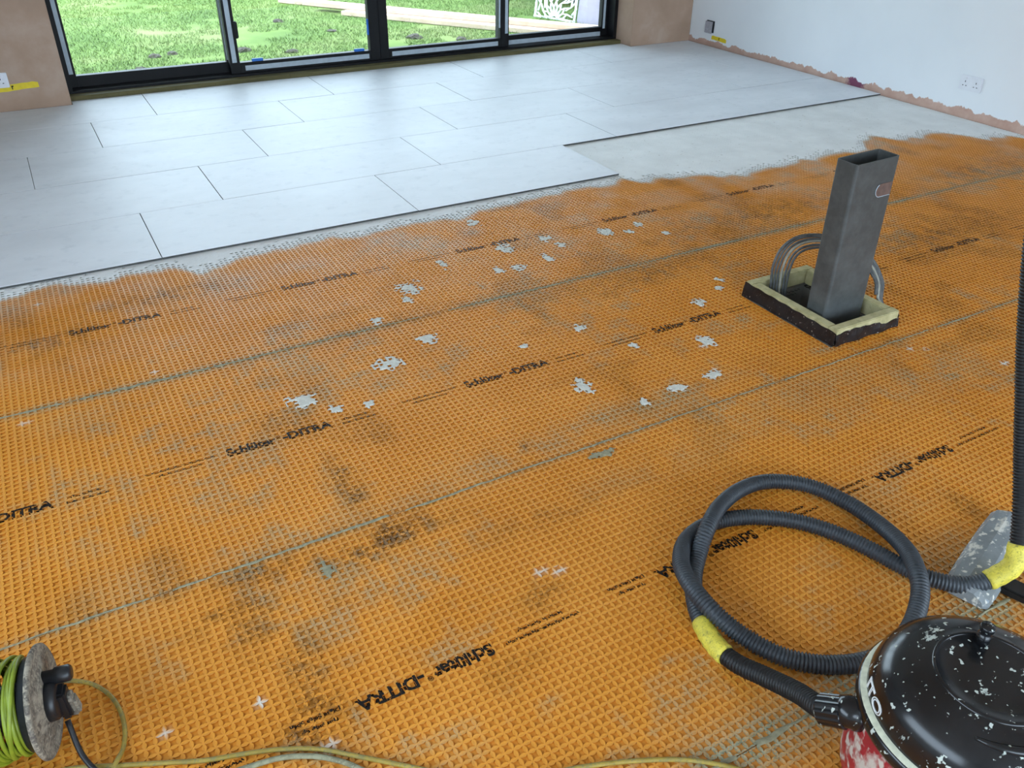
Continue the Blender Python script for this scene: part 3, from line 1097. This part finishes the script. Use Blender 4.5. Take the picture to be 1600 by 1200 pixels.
def wrap(p0, p1, zfun, seed):
    """ragged black sheet against one outer side of the frame"""
    w_ = MB()
    p0, p1 = Vector(p0), Vector(p1)
    d = p1 - p0
    nrm = Vector((d.y, -d.x, 0)).normalized()
    n = 26
    rows = []
    for i in range(n + 1):
        t_ = i / n
        b = p0 + d * t_
        bul = .004 + .003 * math.sin(t_ * 17 + seed)
        zt = zfun(t_) + .002 * math.sin(t_ * 41 + seed)
        rows.append([b + nrm * (bul + .005) + Vector((0, 0, 0)), b + nrm * (bul + .002) + Vector((0, 0, zt * .5)), b + nrm * .0025 + Vector((0, 0, zt)), b + nrm * .0005 + Vector((0, 0, zt)), b + nrm * .0005 + Vector((0, 0, 0))])
    V_ = [p for r in rows for p in r]
    F_ = []
    for i in range(n):
        for j in range(4):
            F_.append((i * 5 + j, (i + 1) * 5 + j, (i + 1) * 5 + j + 1, i * 5 + j + 1))
    w_.add(V_, F_)
    return w_.build('damp_proof_sheet', M['dpm'], pf)


wrap((ax0, ay1 + .002, 0), (ax0, ay0 - .002, 0), lambda t: .059 - .006 * t, 1)
wrap((ax0 - .002, ay0, 0), (ax1 + .002, ay0, 0), lambda t: .044 + .010 * math.sin(t * 5.5) * (1 - t) - (.016 if t > .7 else 0) * (1 - abs(t - .8) * 3), 2)
wrap((ax1, ay0, 0), (ax1, ay1, 0), lambda t: .05, 3)
wrap((ax1, ay1, 0), (ax0, ay1, 0), lambda t: .05, 4)

post = empty('steel_post', (1.986, -1.784, PZ))
tag(post, 'hollow grey rectangular steel post standing in the timber frame', 'post')
HX, HY, PH = .109, .048, .635 - PZ
wall_t = .006
lean = Matrix.Rotation(math.radians(-1.3), 4, 'Y')


def rrect(hx, hy, r, n=4):
    out = []
    for (sx, sy, a0) in ((1, 1, 0), (-1, 1, 90), (-1, -1, 180), (1, -1, 270)):
        for i in range(n + 1):
            a = math.radians(a0 + 90 * i / n)
            out.append((sx * (hx - r) + r * math.cos(a), sy * (hy - r) + r * math.sin(a)))
    return out


o_, i_ = rrect(HX, HY, .012), rrect(HX - wall_t, HY - wall_t, .007)
nn = len(o_)
mb = MB()
V_ = [(x, y, 0) for x, y in o_] + [(x, y, PH) for x, y in o_] + [(x, y, 0) for x, y in i_] + [(x, y, PH) for x, y in i_]
F_ = []
for i in range(nn):
    j = (i + 1) % nn
    F_ += [(i, j, nn + j, nn + i), (2 * nn + j, 2 * nn + i, 3 * nn + i, 3 * nn + j), (nn + i, nn + j, 3 * nn + j, 3 * nn + i), (j, i, 2 * nn + i, 2 * nn + j)]
mb.add([lean @ Vector(p) for p in V_], F_)
mb.build('box_section', M['post'], post)
# rusty slot patch with a bright lip, on the face towards the camera
sl, li = MB(), MB()
pts = []
for i in range(13):
    a = math.radians(90 + 180 * i / 12)
    pts.append((.040 + .024 * math.cos(a), .024 * math.sin(a)))
pts += [(.094, -.024), (.094, .024)]
rotm = lean @ Matrix.Translation((0, -HY - .0012, PH - .115)) @ Matrix.Rotation(math.radians(90), 4, 'X')
sl.prism(pts, 0, .0012, rotm)
sl.build('rusty_patch', M['rust'], post)
lp = [(.040 + .025 * math.cos(math.radians(a)), .025 * math.sin(math.radians(a)), .0014) for a in range(120, 271, 10)] + [(.094, -.025, .0014)]
li.tube([rotm @ Vector(p) for p in lp], .0014, 6)
li.build('bright_lip', M['tape_grey'], post)

# cables looping out of the pit behind the post
for ci in range(6):
    dx, dy, dh = (-.014, -.005, .003, .012, .024, .032)[ci], -.008 * ci, (0, -.004, -.013, -.020, -.034, -.043)[ci]
    pts = [(1.905 + dx, -1.535 + dy, -.20), (1.898 + dx, -1.53 + dy, .03), (1.895 + dx * 1.2, -1.528 + dy, .13 + dh * .3), (1.925 + dx, -1.53 + dy, .205 + dh * .7), (1.985 + dx * .6, -1.55 + dy, .245 + dh), (2.07 + dx * .3, -1.60 + dy, .248 + dh), (2.155, -1.665 + dy, .222 + dh), (2.21 - .006 * ci, -1.735 + dy * .5, .165 + dh * .8), (2.226 - .008 * ci, -1.79, .095), (2.210 - .008 * ci, -1.815, .055)]
    if ci < 4:
        pts += [(2.206 - .006 * ci, -1.822, .03), (2.215, -1.84 - .006 * ci, ZM + .006)]
    P, _ = spline(pts, .012)
    mb = MB()
    mb.tube(P, .0050 if ci % 3 else .0056, 8)
    o = mb.build('power_cable', M['cable_grey'] if ci != 3 else M['cable_white'])
    tag(o, ['grey cable looping behind the steel post, outermost of its bundle', 'grey cable looping behind the steel post, second from outside', 'grey cable looping behind the steel post, third from outside', 'white cable looping behind the steel post among grey ones', 'grey cable looping behind the steel post, next to innermost', 'grey cable looping behind the steel post, innermost of its bundle'][ci], 'cable', 'cables looping out of the post pit')

# ------------------------------------------------------------------ vacuum cleaner
VC = Vector((0.625, -3.312, ZM))
vac = empty('vacuum_cleaner', VC)
tag(vac, 'round vacuum cleaner with splashed black lid and dusty red drum', 'vacuum cleaner')
prof = [(.150, .012), (.176, .016), (.192, .045), (.195, .10), (.190, .15), (.183, .205), (.178, .225)]
mb = MB(); mb.lathe(prof, 64); mb.build('drum', M['vac_red'], vac)
mb = MB(); mb.lathe([(.178, .215), (.199, .217), (.203, .226), (.203, .240), (.198, .247), (.190, .249)], 64, caps=False)
mb.build('rim', M['vac_black'], vac)
mb = MB(); mb.lathe([(.1985, .2465), (.1965, .2490), (.1885, .2520), (.1865, .2535)], 64, caps=False)
mb.build('dust_band', M['vac_cream'], vac)
lid_prof = [(.188, .248), (.1885, .270), (.184, .293), (.174, .313), (.157, .330), (.136, .3415), (.112, .348), (.100, .3505), (.097, .3525), (.093, .3525), (.090, .349), (.060, .350), (.03, .3505), (.001, .3505)]
mb = MB(); mb.lathe(lid_prof, 72, caps=False); lid = mb.build('lid', M['vac_black'], vac)
mb = MB(); mb.lathe([(.100, .3508), (.0985, .3535), (.0955, .3540), (.0925, .3525), (.0925, .349)], 64, caps=False)
mb.build('winder_ring', M['vac_black'], lid)
ka = math.atan2(0.30, 0.35)
kd = Vector((0.052, 0.060, 0))
mb = MB(); mb.lathe([(.0125, 0), (.0125, .020), (.010, .022), (.0095, .030), (.0125, .032), (.0135, .040), (.012, .043), (.001, .0425)], 24, Matrix.Translation(kd + Vector((0, 0, .349))))
mb.build('winder_knob', M['vac_black'], lid)
mb = MB()   # moulded handle recess on the near side of the lid
arc = []
for i in range(15):
    a = math.radians(205 + 110 * i / 14)
    arc.append((.139 * math.cos(a), .139 * math.sin(a), .338))
mb.tube(arc, [.004 + .007 * math.sin(math.pi * i / 14) for i in range(15)], 8)
mb.build('carry_handle', M['vac_black'], lid)
mb = MB()   # castors
for k in range(4):
    a = math.radians(45 + 90 * k)
    c = Vector((.165 * math.cos(a), .165 * math.sin(a), .018))
    mbw = MB()
    mbw.lathe([(.018, -.012), (.018, .012)], 16, Matrix.Translation(c) @ Matrix.Rotation(a, 4, 'Z') @ Matrix.Rotation(math.radians(90), 4, 'X'))
    mbw.build('castor', M['reel_black'], vac)
# outlined lettering wrapped on the lid side
fc = bpy.data.curves.new('outline', 'FONT')
fc.body = 'ITO'
fc.size = .046
fc.fill_mode = 'NONE'
fc.bevel_depth = .0013
fc.bevel_resolution = 1
fc.resolution_u = 4
fo = bpy.data.objects.new('outline', fc)
COL.objects.link(fo)
me = bpy.data.meshes.new_from_object(fo.evaluated_get(bpy.context.evaluated_depsgraph_get()))
bpy.data.objects.remove(fo)
for v in me.vertices:
    ang = math.radians(134) + v.co.x / .187
    zz = .2595 + v.co.y * .75
    rr = np.interp(zz, [p[1] for p in lid_prof[:7]], [p[0] for p in lid_prof[:7]]) + .0006 + v.co.z
    v.co = (rr * math.cos(ang), rr * math.sin(ang), zz)
me.materials.append(M['white_ink'])
lo = bpy.data.objects.new('outlined_lettering', me)
link(lo, lid)
# inlet port
pd = Vector((-.735, .678, 0)).normalized()
pm = Matrix.Translation(pd * .175 + Vector((0, 0, .185))) @ pd.to_track_quat('Z', 'Y').to_matrix().to_4x4()
mb = MB(); mb.lathe([(.034, 0), (.034, .022), (.031, .026), (.031, .036), (.027, .050), (.015, .058), (.001, .060)], 32, pm); mb.build('inlet_port', M['vac_black'], vac)

# ------------------------------------------------------------------ suction hose
HP = [(0.4695, -3.1685, 0.165), (0.455, -3.133, 0.142), (0.474, -3.060, 0.095), (0.478, -2.972, 0.045), (0.468, -2.899, 0.016), (0.466, -2.838, 0.008), (0.481, -2.771, 0.008), (0.511, -2.707, 0.008), (0.563, -2.639, 0.008), (0.616, -2.593, 0.022), (0.672, -2.554, 0.052), (0.768, -2.493, 0.04), (0.887, -2.45, 0.022), (0.993, -2.452, 0.012), (1.082, -2.515, 0.009), (1.125, -2.618, 0.009), (1.127, -2.738, 0.015), (1.089, -2.846, 0.034), (1.02, -2.932, 0.054), (0.968, -2.983, 0.04), (0.883, -3.026, 0.022), (0.793, -3.041, 0.01), (0.715, -3.027, 0.008), (0.636, -2.988, 0.008), (0.575, -2.93, 0.01), (0.53, -2.85, 0.022), (0.498, -2.774, 0.05), (0.503, -2.693, 0.054), (0.54, -2.612, 0.04), (0.613, -2.541, 0.018), (0.695, -2.509, 0.008), (0.771, -2.513, 0.008), (0.856, -2.547, 0.008), (0.938, -2.609, 0.008), (0.997, -2.691, 0.008), (1.035, -2.787, 0.008), (1.057, -2.87, 0.008), (1.08, -2.929, 0.009), (1.124, -2.987, 0.015), (1.161, -3.016, 0.032), (1.196, -3.031, 0.055)]
UP = [(1.222, -3.040, 0.085), (1.243, -3.024, 0.13), (1.263, -2.992, 0.2), (1.288, -2.949, 0.28), (1.29, -2.9, 0.42), (1.292, -2.848, 0.57), (1.285, -2.807, 0.72), (1.289, -2.769, 0.86), (1.357, -2.719, 0.98), (1.541, -2.66, 1.07), (1.75, -2.70, 1.04), (1.9, -2.80, .85), (1.97, -2.90, .4), (2.0, -2.98, .1), (2.08, -3.05, .012), (2.3, -3.12, .008)]
HR = .0225
hose = empty('vacuum_hose', (0.70, -2.80, ZM))
tag(hose, 'long black ribbed vacuum hose coiled in two loops with yellow tape', 'hose')
H0 = Vector((0.70, -2.80, ZM))
RIB = .0085
P, s_ = spline(HP + UP, RIB / 4)
P = P - np.array(H0)
ph = (s_ / RIB) % 1.0
rad = HR * (0.92 + 0.08 * np.clip(np.sin(ph * 2 * np.pi) * 1.6, -1, 1))
ic = int(np.argmin(np.linalg.norm(P + np.array(H0) - np.array((0.468, -2.85, 0.009)), axis=1)))
iu = int(np.argmin(np.linalg.norm(P + np.array(H0) - np.array((1.222, -3.040, 0.085)), axis=1)))
for (i0_, i1_, mt) in ((0, ic + 1, M['hose_wand']), (ic, iu + 1, M['hose']), (iu, len(P), M['hose_wand'])):
    mb = MB(); mb.tube(P[i0_:i1_], list(rad[i0_:i1_]), 14); mb.build('ribbed_tube', mt, hose)


def wrap_between(pa, pb, rr, name, mat, nrings=14):
    ia = int(np.argmin(np.linalg.norm(P + np.array(H0) - np.array(pa), axis=1)))
    ib = int(np.argmin(np.linalg.norm(P + np.array(H0) - np.array(pb), axis=1)))
    ia, ib = min(ia, ib), max(ia, ib)
    sel = np.linspace(ia, ib, nrings).astype(int)
    q = MB()
    rads = [rr + .0008 * math.sin(i * 2.3) for i in range(nrings)]
    rads[0] = rads[-1] = rr - .0012
    q.tube(P[sel], rads, 18)
    return q.build(name, mat, hose)


wrap_between((0.4665, -2.868, 0.011), (0.483, -2.765, 0.008), HR + .0022, 'yellow_tape_wrap', M['wrap_yellow'])
wrap_between((1.172, -3.021, 0.040), UP[1], HR + .0026, 'yellow_tape_wrap', M['wrap_yellow'])
mb = MB()   # fluted cuff that plugs into the vacuum
cm_dir = (Vector(HP[1]) - Vector(HP[0])).normalized()
cm = Matrix.Translation(Vector(HP[0]) - H0 - cm_dir * .004) @ cm_dir.to_track_quat('Z', 'Y').to_matrix().to_4x4()
seg = 48
V_, F_ = [], []
for zi, (zz, r0) in enumerate(((0, .027), (.004, .0305), (.052, .0290), (.056, .025))):
    for k in range(seg):
        a = 2 * math.pi * k / seg
        rr = r0 + (.0016 if (k % 4) < 2 else 0) * (1 if 0 < zi < 3 else 0)
        V_.append(cm @ Vector((rr * math.cos(a), rr * math.sin(a), zz)))
for zi in range(3):
    for k in range(seg):
        k2 = (k + 1) % seg
        F_.append((zi * seg + k, zi * seg + k2, (zi + 1) * seg + k2, (zi + 1) * seg + k))
F_.append([3 * seg + k for k in range(seg)])
F_.append(list(range(seg))[::-1])
mb.add(V_, F_)
mb.build('fluted_cuff', M['vac_black'], hose)

# ------------------------------------------------------------------ floor tool
nz = empty('floor_tool', (1.26, -2.965, ZM), math.radians(18))
tag(nz, 'dusty grey vacuum floor head lying beside the upright hose', 'floor tool')
mb = MB()
sec = [(-.055, 0), (.055, 0), (.058, .016), (.046, .034), (.012, .046), (-.020, .044), (-.050, .026), (-.058, .010)]
xs_ = [-.150, -.142, -.10, 0, .14, .225, .245]
sc_ = [.72, .95, 1, 1.02, 1, .93, .70]
V_, F_ = [], []
for x, s1 in zip(xs_, sc_):
    for (y, z) in sec:
        V_.append((x, y * s1, z * s1 + .002))
n = len(sec)
for i in range(len(xs_) - 1):
    for j in range(n):
        F_.append((i * n + j, (i + 1) * n + j, (i + 1) * n + (j + 1) % n, i * n + (j + 1) % n))
F_ += [list(range(n)), [(len(xs_) - 1) * n + j for j in range(n)][::-1]]
mb.add(V_, F_)
mb.build('head', M['nozzle'], nz)
mb = MB()
for yy in (-.048, .048):
    mb.box((-.135, yy - .004, 0), (.22, yy + .004, .007), .001)
mb.build('sole_strip', M['hose_wand'], nz)
mb = MB(); mb.box((-.143, -.05, .010), (-.138, .04, .030), .001); mb.build('end_trim', M['tape_grey'], nz)
mb = MB(); mb.box((-.062, -.118, .001), (-.008, -.052, .024), .004); mb.build('swivel_foot', M['hose_wand'], nz)

# ------------------------------------------------------------------ cable reel
RN = Vector((.982, -.19, 0)).normalized()
RC = Vector((-0.873, -2.345, ZM + .1325 * .86))
reel = bpy.data.objects.new('cable_reel', None)
link(reel)
rm = Matrix((Vector((0, 0, 1)).cross(RN).normalized(), Vector((0, 0, 1)), RN)).transposed().to_4x4()   # local z = axis to the right
rm = rm @ Matrix.Scale(.86, 4)
rm.translation = RC
reel.matrix_world = rm
tag(reel, 'cable drum with lime green flex and mortar caked side disc', 'cable reel')
mb = MB(); mb.lathe([(.012, -.002), (.095, -.004), (.128, -.008), (.1325, -.004), (.1325, .002), (.128, .005), (.105, .001), (.085, .004), (.055, .010), (.012, .012)], 64)
mb.build('side_disc', M['reel_dirty'], reel)
mb = MB(); mb.lathe([(.108, -.028), (.112, -.010), (.118, -.008), (.118, -.006)], 64); mb.build('inner_flange', M['reel_black'], reel)
mb = MB(); mb.lathe([(.055, -.19), (.055, -.02)], 40); mb.build('core', M['reel_black'], reel)
mb = MB(); mb.lathe([(.128, -.205), (.1325, -.200), (.1325, -.194), (.120, -.190), (.05, -.188)], 64); mb.build('far_disc', M['reel_black'], reel)
for k in range(17):
    zc = -.034 - .0088 * k
    rr = .100 + .007 * ((k * 5) % 3) * .5
    tl = random.uniform(-.012, .012)
    pts = []
    for i in range(56):
        a = 2 * math.pi * i / 56
        w = .0025 * math.sin(2 * a + k)
        pts.append(((rr + w) * math.cos(a), (rr + w) * math.sin(a), zc + tl * math.sin(a + k)))
    mb = MB(); mb.tube(pts, .0052, 8, closed=True); mb.build('flex_turn', M['cable_green'], reel)
for k in range(3):     # loose crossing turns
    pts = []
    for i in range(56):
        a = 2 * math.pi * i / 56
        pts.append(((.110 + .003 * k) * math.cos(a), (.110 + .003 * k) * math.sin(a), -.055 - .02 * k + .020 * math.sin(a + 1.3 * k)))
    mb = MB(); mb.tube(pts, .0052, 8, closed=True); mb.build('flex_turn', M['cable_green'], reel)
mb = MB()   # socket housing and crank on the disc
mb.lathe([(.052, .008), (.050, .026), (.044, .032), (.012, .034)], 28); hub = mb.build('socket_housing', M['reel_black'], reel)
mb = MB(); mb.box((-.022, -.060, .026), (.020, .028, .050), .006); mb.build('socket_block', M['reel_black'], hub)
mb = MB(); mb.lathe([(.015, .048), (.015, .056), (.012, .058)], 20, Matrix.Translation((0, -.006, 0))); mb.build('socket_cap', M['reel_dirty'], hub)
mb = MB(); mb.lathe([(.016, .006), (.016, .030), (.020, .034), (.020, .062), (.015, .068)], 20, Matrix.Translation((.020, .052, 0))); mb.build('crank_knob', M['reel_black'], reel)
mb = MB(); mb.box((-.016, -.075, .036), (.014, -.005, .062), .006, Matrix.Rotation(.2, 4, 'Z')); mb.build('plug_top', M['reel_dirty'], hub)
mb = MB()   # plug tucked against the windings
mb.lathe([(.014, -.04), (.017, -.03), (.017, .03), (.012, .035)], 20, Matrix.Translation((.085, -.082, -.065)))
mb.build('tucked_plug', M['reel_black'], reel)


def floor_cable(name, pts, r, mat, label, group=None):
    P_, _ = spline(pts, .012)
    q = MB(); q.tube(P_, r, 8)
    o = q.build(name, mat)
    tag(o, label, 'cable', group)
    return o


zc = ZM + .0062
floor_cable('extension_flex', [(-0.945, -2.19, zc), (-0.90, -2.195, zc), (-0.853, -2.207, zc), (-0.804, -2.241, zc), (-0.771, -2.292, zc), (-0.756, -2.346, zc), (-0.754, -2.399, zc), (-0.764, -2.444, zc), (-0.782, -2.483, zc + .012), (-0.801, -2.519, zc + .004), (-0.83, -2.57, zc)], .0048, M['cable_yellow'], 'yellow flex curving out from behind the cable drum')
floor_cable('extension_flex', [(-0.98, -2.42, zc), (-0.90, -2.432, zc), (-0.851, -2.445, zc), (-0.772, -2.482, zc), (-0.693, -2.519, zc), (-0.624, -2.551, zc), (-0.553, -2.574, zc), (-0.482, -2.601, zc), (-0.413, -2.639, zc), (-0.35, -2.692, zc), (-0.268, -2.763, zc), (-0.188, -2.833, zc), (-.12, -2.89, zc), (-0.05, -2.912, zc), (-0.002, -2.919, zc), (0.074, -2.945, zc), (0.147, -2.976, zc), (0.217, -3.012, zc), (0.269, -3.049, zc), (0.315, -3.093, zc), (0.343, -3.137, zc), (.36, -3.25, zc)], .0050, M['cable_yellow'], 'long dirty yellow flex wandering across the front of the floor')
floor_cable('extension_flex', [(-0.72, -2.60, zc), (-0.66, -2.598, zc), (-0.61, -2.601, zc), (-0.549, -2.608, zc), (-0.487, -2.62, zc), (-0.429, -2.648, zc), (-0.386, -2.684, zc), (-0.358, -2.718, zc), (-0.333, -2.758, zc), (-.32, -2.83, zc)], .0056, M['cable_dirty'], 'thicker mortar grey flex bowed beside the yellow one')
floor_cable('plug_lead', [(-.842, -2.395, zc + .085), (-.832, -2.45, zc + .03), (-.80, -2.50, zc), (-.765, -2.525, zc + .0), (-.70, -2.60, zc)], .0055, M['reel_black'], 'short black lead dropping from the drum socket')

# ------------------------------------------------------------------ garden
GZ = -0.16
mb = MB()
mb.add([(-30, 3.33, GZ), (40, 3.33, GZ), (40, 45, GZ), (-30, 45, GZ)], [(0, 1, 2, 3)])
mb.add([(-30, -40, GZ - .1), (40, -40, GZ - .1), (40, 3.33, GZ - .1), (-30, 3.33, GZ - .1)], [(0, 1, 2, 3)])
tag(mb.build('ground', M['lawn']), 'garden lawn ground outside the window', None, None, 'structure')

N = 260000
gx = rng.uniform(-3.5, 8.5, N); gy = 3.5 + rng.uniform(0, 1, N) ** 1.4 * 11
dens = vnoise(gx, gy, .7, 77) * .6 + vnoise(gx, gy, .2, 78) * .4
keep = (dens > .30) & (gy > 3.8 + .75 * vnoise(gx, gy, .35, 79))
def near_plank(x, y):
    m_ = np.zeros(len(x), bool)
    for (p, q2) in (((2.55, 7.75), (4.98, 4.22)), ((2.95, 6.55), (4.80, 4.02)), ((2.75, 7.0), (4.92, 4.10))):
        p, q2 = np.array(p), np.array(q2)
        d_ = q2 - p; l_ = np.hypot(*d_); d_ = d_ / l_
        t_ = (x - p[0]) * d_[0] + (y - p[1]) * d_[1]; o_2 = np.abs(-(x - p[0]) * d_[1] + (y - p[1]) * d_[0])
        m_ |= (t_ > -.05) & (t_ < l_ + .05) & (o_2 < .125)
    return m_


keep &= ~near_plank(gx, gy)
gx, gy = gx[keep], gy[keep]
n = len(gx)
h = rng.uniform(.012, .038, n); a = rng.uniform(0, 2 * np.pi, n); wd = rng.uniform(.002, .0045, n)
lx, ly = rng.normal(0, .02, n), rng.normal(0, .02, n)
V = np.empty((n, 3, 3))
V[:, 0] = np.c_[gx - np.cos(a) * wd, gy - np.sin(a) * wd, np.full(n, GZ)]
V[:, 1] = np.c_[gx + np.cos(a) * wd, gy + np.sin(a) * wd, np.full(n, GZ)]
V[:, 2] = np.c_[gx + lx, gy + ly, GZ + h]
o = mesh_np('grass', V.reshape(-1, 3), np.arange(3 * n).reshape(-1, 3), M['grass'])
tag(o, 'short patchy green grass on the lawn', 'grass', None, 'stuff')

CLODS = ['dark turf clod on the lawn near the middle of the leftmost pane', 'dark turf clod right beside the one in the leftmost pane', 'dark turf clod behind the upper left of the second pane', 'dark turf clod on the lawn in the middle of the second pane', 'dark turf clod low in the second pane near the left packer', 'small dark turf clod just right of the one by the left packer', 'dark turf clod low in the third pane left of centre', 'dark turf clod high in the second pane near the planks', 'largest dark turf clod in front of the planks in the third pane', 'dark turf clod by the near edge of the front plank', 'dark turf clod low in the leftmost pane near the sill', 'farthest dark turf clod near the top of the second pane']
for i, (x, y, r) in enumerate([(0.55, 5.1, .06), (0.72, 5.15, .05), (1.35, 5.0, .07), (1.75, 4.75, .06), (1.5, 4.3, .05), (1.62, 4.2, .05), (2.55, 4.55, .06), (2.45, 5.6, .05), (3.1, 4.9, .08), (3.5, 4.6, .06), (0.35, 4.6, .05), (2.1, 6.4, .06)]):
    mb = MB()
    V_, F_ = [], []
    bm = bmesh.new()
    bmesh.ops.create_icosphere(bm, subdivisions=2, radius=r)
    for v in bm.verts:
        k = 0.7 + 0.6 * random.random()
        v.co = Vector((v.co.x * k, v.co.y * k, abs(v.co.z) * .45 * k))
    bm.verts.index_update()
    mb.add([v.co.copy() for v in bm.verts], [[v.index for v in f.verts] for f in bm.faces])
    bm.free()
    o = mb.build('turf_clod', M['litter'])
    o.location = (x, y, GZ)
    tag(o, CLODS[i], 'clod', 'turf clods scattered on the lawn')


def plank(p0, p1, w, th, z, label):
    p0, p1 = Vector((*p0, z)), Vector((*p1, z))
    d = p1 - p0
    mm_ = Matrix.Translation(p0) @ Matrix.Rotation(math.atan2(d.y, d.x), 4, 'Z')
    q = MB()
    q.box((0, -w / 2, 0), (d.length, w / 2, th), .004)
    o = q.build('timber_plank', M['plank'])
    o.matrix_world = mm_
    tag(o, label, 'plank', 'timber planks on the lawn')


plank((2.55, 7.75), (4.98, 4.22), .20, .047, GZ + .004, 'rear of the pale timber planks laid across the lawn')
plank((2.95, 6.55), (4.80, 4.02), .20, .047, GZ + .004, 'front pale timber plank resting on the grass')
plank((2.75, 7.0), (4.92, 4.10), .17, .047, GZ + .052, 'middle pale timber plank lying on top of the other two')

# cut-pattern panel and board leaning at the boundary
def leaning(p0, p1, lean_deg):
    p0, p1 = Vector((*p0, GZ)), Vector((*p1, GZ))
    x = (p1 - p0).normalized()
    up = Vector((0, 0, 1))
    nrm = x.cross(up).normalized()      # faces the room
    upl = (up * math.cos(math.radians(lean_deg)) - nrm * math.sin(math.radians(lean_deg))).normalized()
    mm_ = Matrix((x, upl, x.cross(upl))).transposed().to_4x4()
    mm_.translation = p0
    return mm_, (p1 - p0).length


mm_, wd_ = leaning((4.92, 5.50), (5.12, 4.93), 9)
HTT = 1.5
mb = MB()
th = .018


def bar2(p, q_, w):
    p, q_ = Vector((*p, 0)), Vector((*q_, 0))
    d = q_ - p
    if d.length < 1e-4:
        return
    mm2 = Matrix.Translation(p) @ Matrix.Rotation(math.atan2(d.y, d.x), 4, 'Z')
    mb.box((-w * .3, -w / 2, 0), (d.length + w * .3, w / 2, th), 0, mm2)


fw = .02
for (a, b) in (((0, fw / 2), (wd_, fw / 2)), ((0, HTT), (wd_, HTT)), ((fw / 2, 0), (fw / 2, HTT)), ((wd_ - fw / 2, 0), (wd_ - fw / 2, HTT))):
    bar2(a, b, fw)


def inside(p):
    return -.001 <= p[0] <= wd_ + .001 and -.001 <= p[1] <= HTT + .001


for (cx, cy) in ((wd_ * .5, .0), (0, .33), (wd_, .33), (wd_ * .5, .66), (0, 1.0), (wd_, 1.0), (wd_ * .5, 1.33)):
    for k in range(16):
        a0 = 2 * math.pi * k / 16
        am, ap = a0 - math.pi / 16, a0 + math.pi / 16
        P0 = (cx + .04 * math.cos(a0), cy + .04 * math.sin(a0))
        P1 = (cx + .13 * math.cos(am), cy + .13 * math.sin(am))
        P2 = (cx + .13 * math.cos(ap), cy + .13 * math.sin(ap))
        P3 = (cx + .19 * math.cos(a0), cy + .19 * math.sin(a0))
        P4 = (cx + .26 * math.cos(am), cy + .26 * math.sin(am))
        for (A, B) in ((P0, P1), (P0, P2), (P1, P3), (P2, P3), (P3, P4)):
            if inside(A) and inside(B):
                bar2(A, B, .013)
lat = mb.build('cut_pattern_panel', M['lattice'])
lat.matrix_world = mm_
tag(lat, 'white panel cut in a star pattern leaning beyond the planks', 'screen panel')
mm_, wd_ = leaning((5.135, 4.90), (5.24, 4.42), 7)
mb = MB(); mb.box((0, 0, 0), (wd_, 1.7, .02), .002)
o = mb.build('leaning_board', M['sheet'])
o.matrix_world = mm_
tag(o, 'grey lilac board leaning next to the white patterned panel', 'board')


def bush(x, y, rx, ry, hgt, n, label, seed):
    r_ = np.random.default_rng(seed)
    e = empty('hedge_bush', (x, y, GZ))
    tag(e, label, 'bush', 'hedge along the garden boundary')
    u = r_.normal(size=(n, 3)); u /= np.linalg.norm(u, axis=1)[:, None]
    rad_ = r_.uniform(.55, 1.0, n) ** .5
    c = u * rad_[:, None] * np.array([rx, ry, hgt / 2]) + np.array([0, 0, hgt / 2])
    t1 = r_.normal(size=(n, 3)); t1 /= np.linalg.norm(t1, axis=1)[:, None]
    t2 = np.cross(t1, u); t2 /= np.linalg.norm(t2, axis=1)[:, None] + 1e-6
    s1 = r_.uniform(.025, .05, n)[:, None]
    V = np.stack([c - t1 * s1, c - t2 * s1 * .5, c + t1 * s1, c + t2 * s1 * .5], 1)
    V[:, :, 2] = np.maximum(V[:, :, 2], 0.0)
    mesh_np('foliage', V.reshape(-1, 3), np.arange(4 * n).reshape(-1, 4), M['leaf'], e)
    st = MB()
    for k in range(4):
        a_ = k * 1.7
        st.tube([(0.05 * math.cos(a_), .05 * math.sin(a_), 0), (.12 * math.cos(a_), .12 * math.sin(a_), hgt * .35), (.3 * rx * math.cos(a_), .3 * ry * math.sin(a_), hgt * .75)], [.02, .015, .006], 6)
    st.build('stem', M['bark'], e)


for i, (x, y, lab) in enumerate([(5.85, 6.15, 'dark green hedge bush just behind the white patterned panel'), (5.65, 7.55, 'dark green hedge bush left of the white patterned panel'), (5.9, 8.98, 'further green hedge bush beyond the planks'), (6.25, 4.7, 'green hedge bush behind the leaning grey board'), (5.8, 10.4, 'farthest green hedge bush along the lawn edge')]):
    bush(x, y, .62, .68, 1.9, 5200, lab, 100 + i)
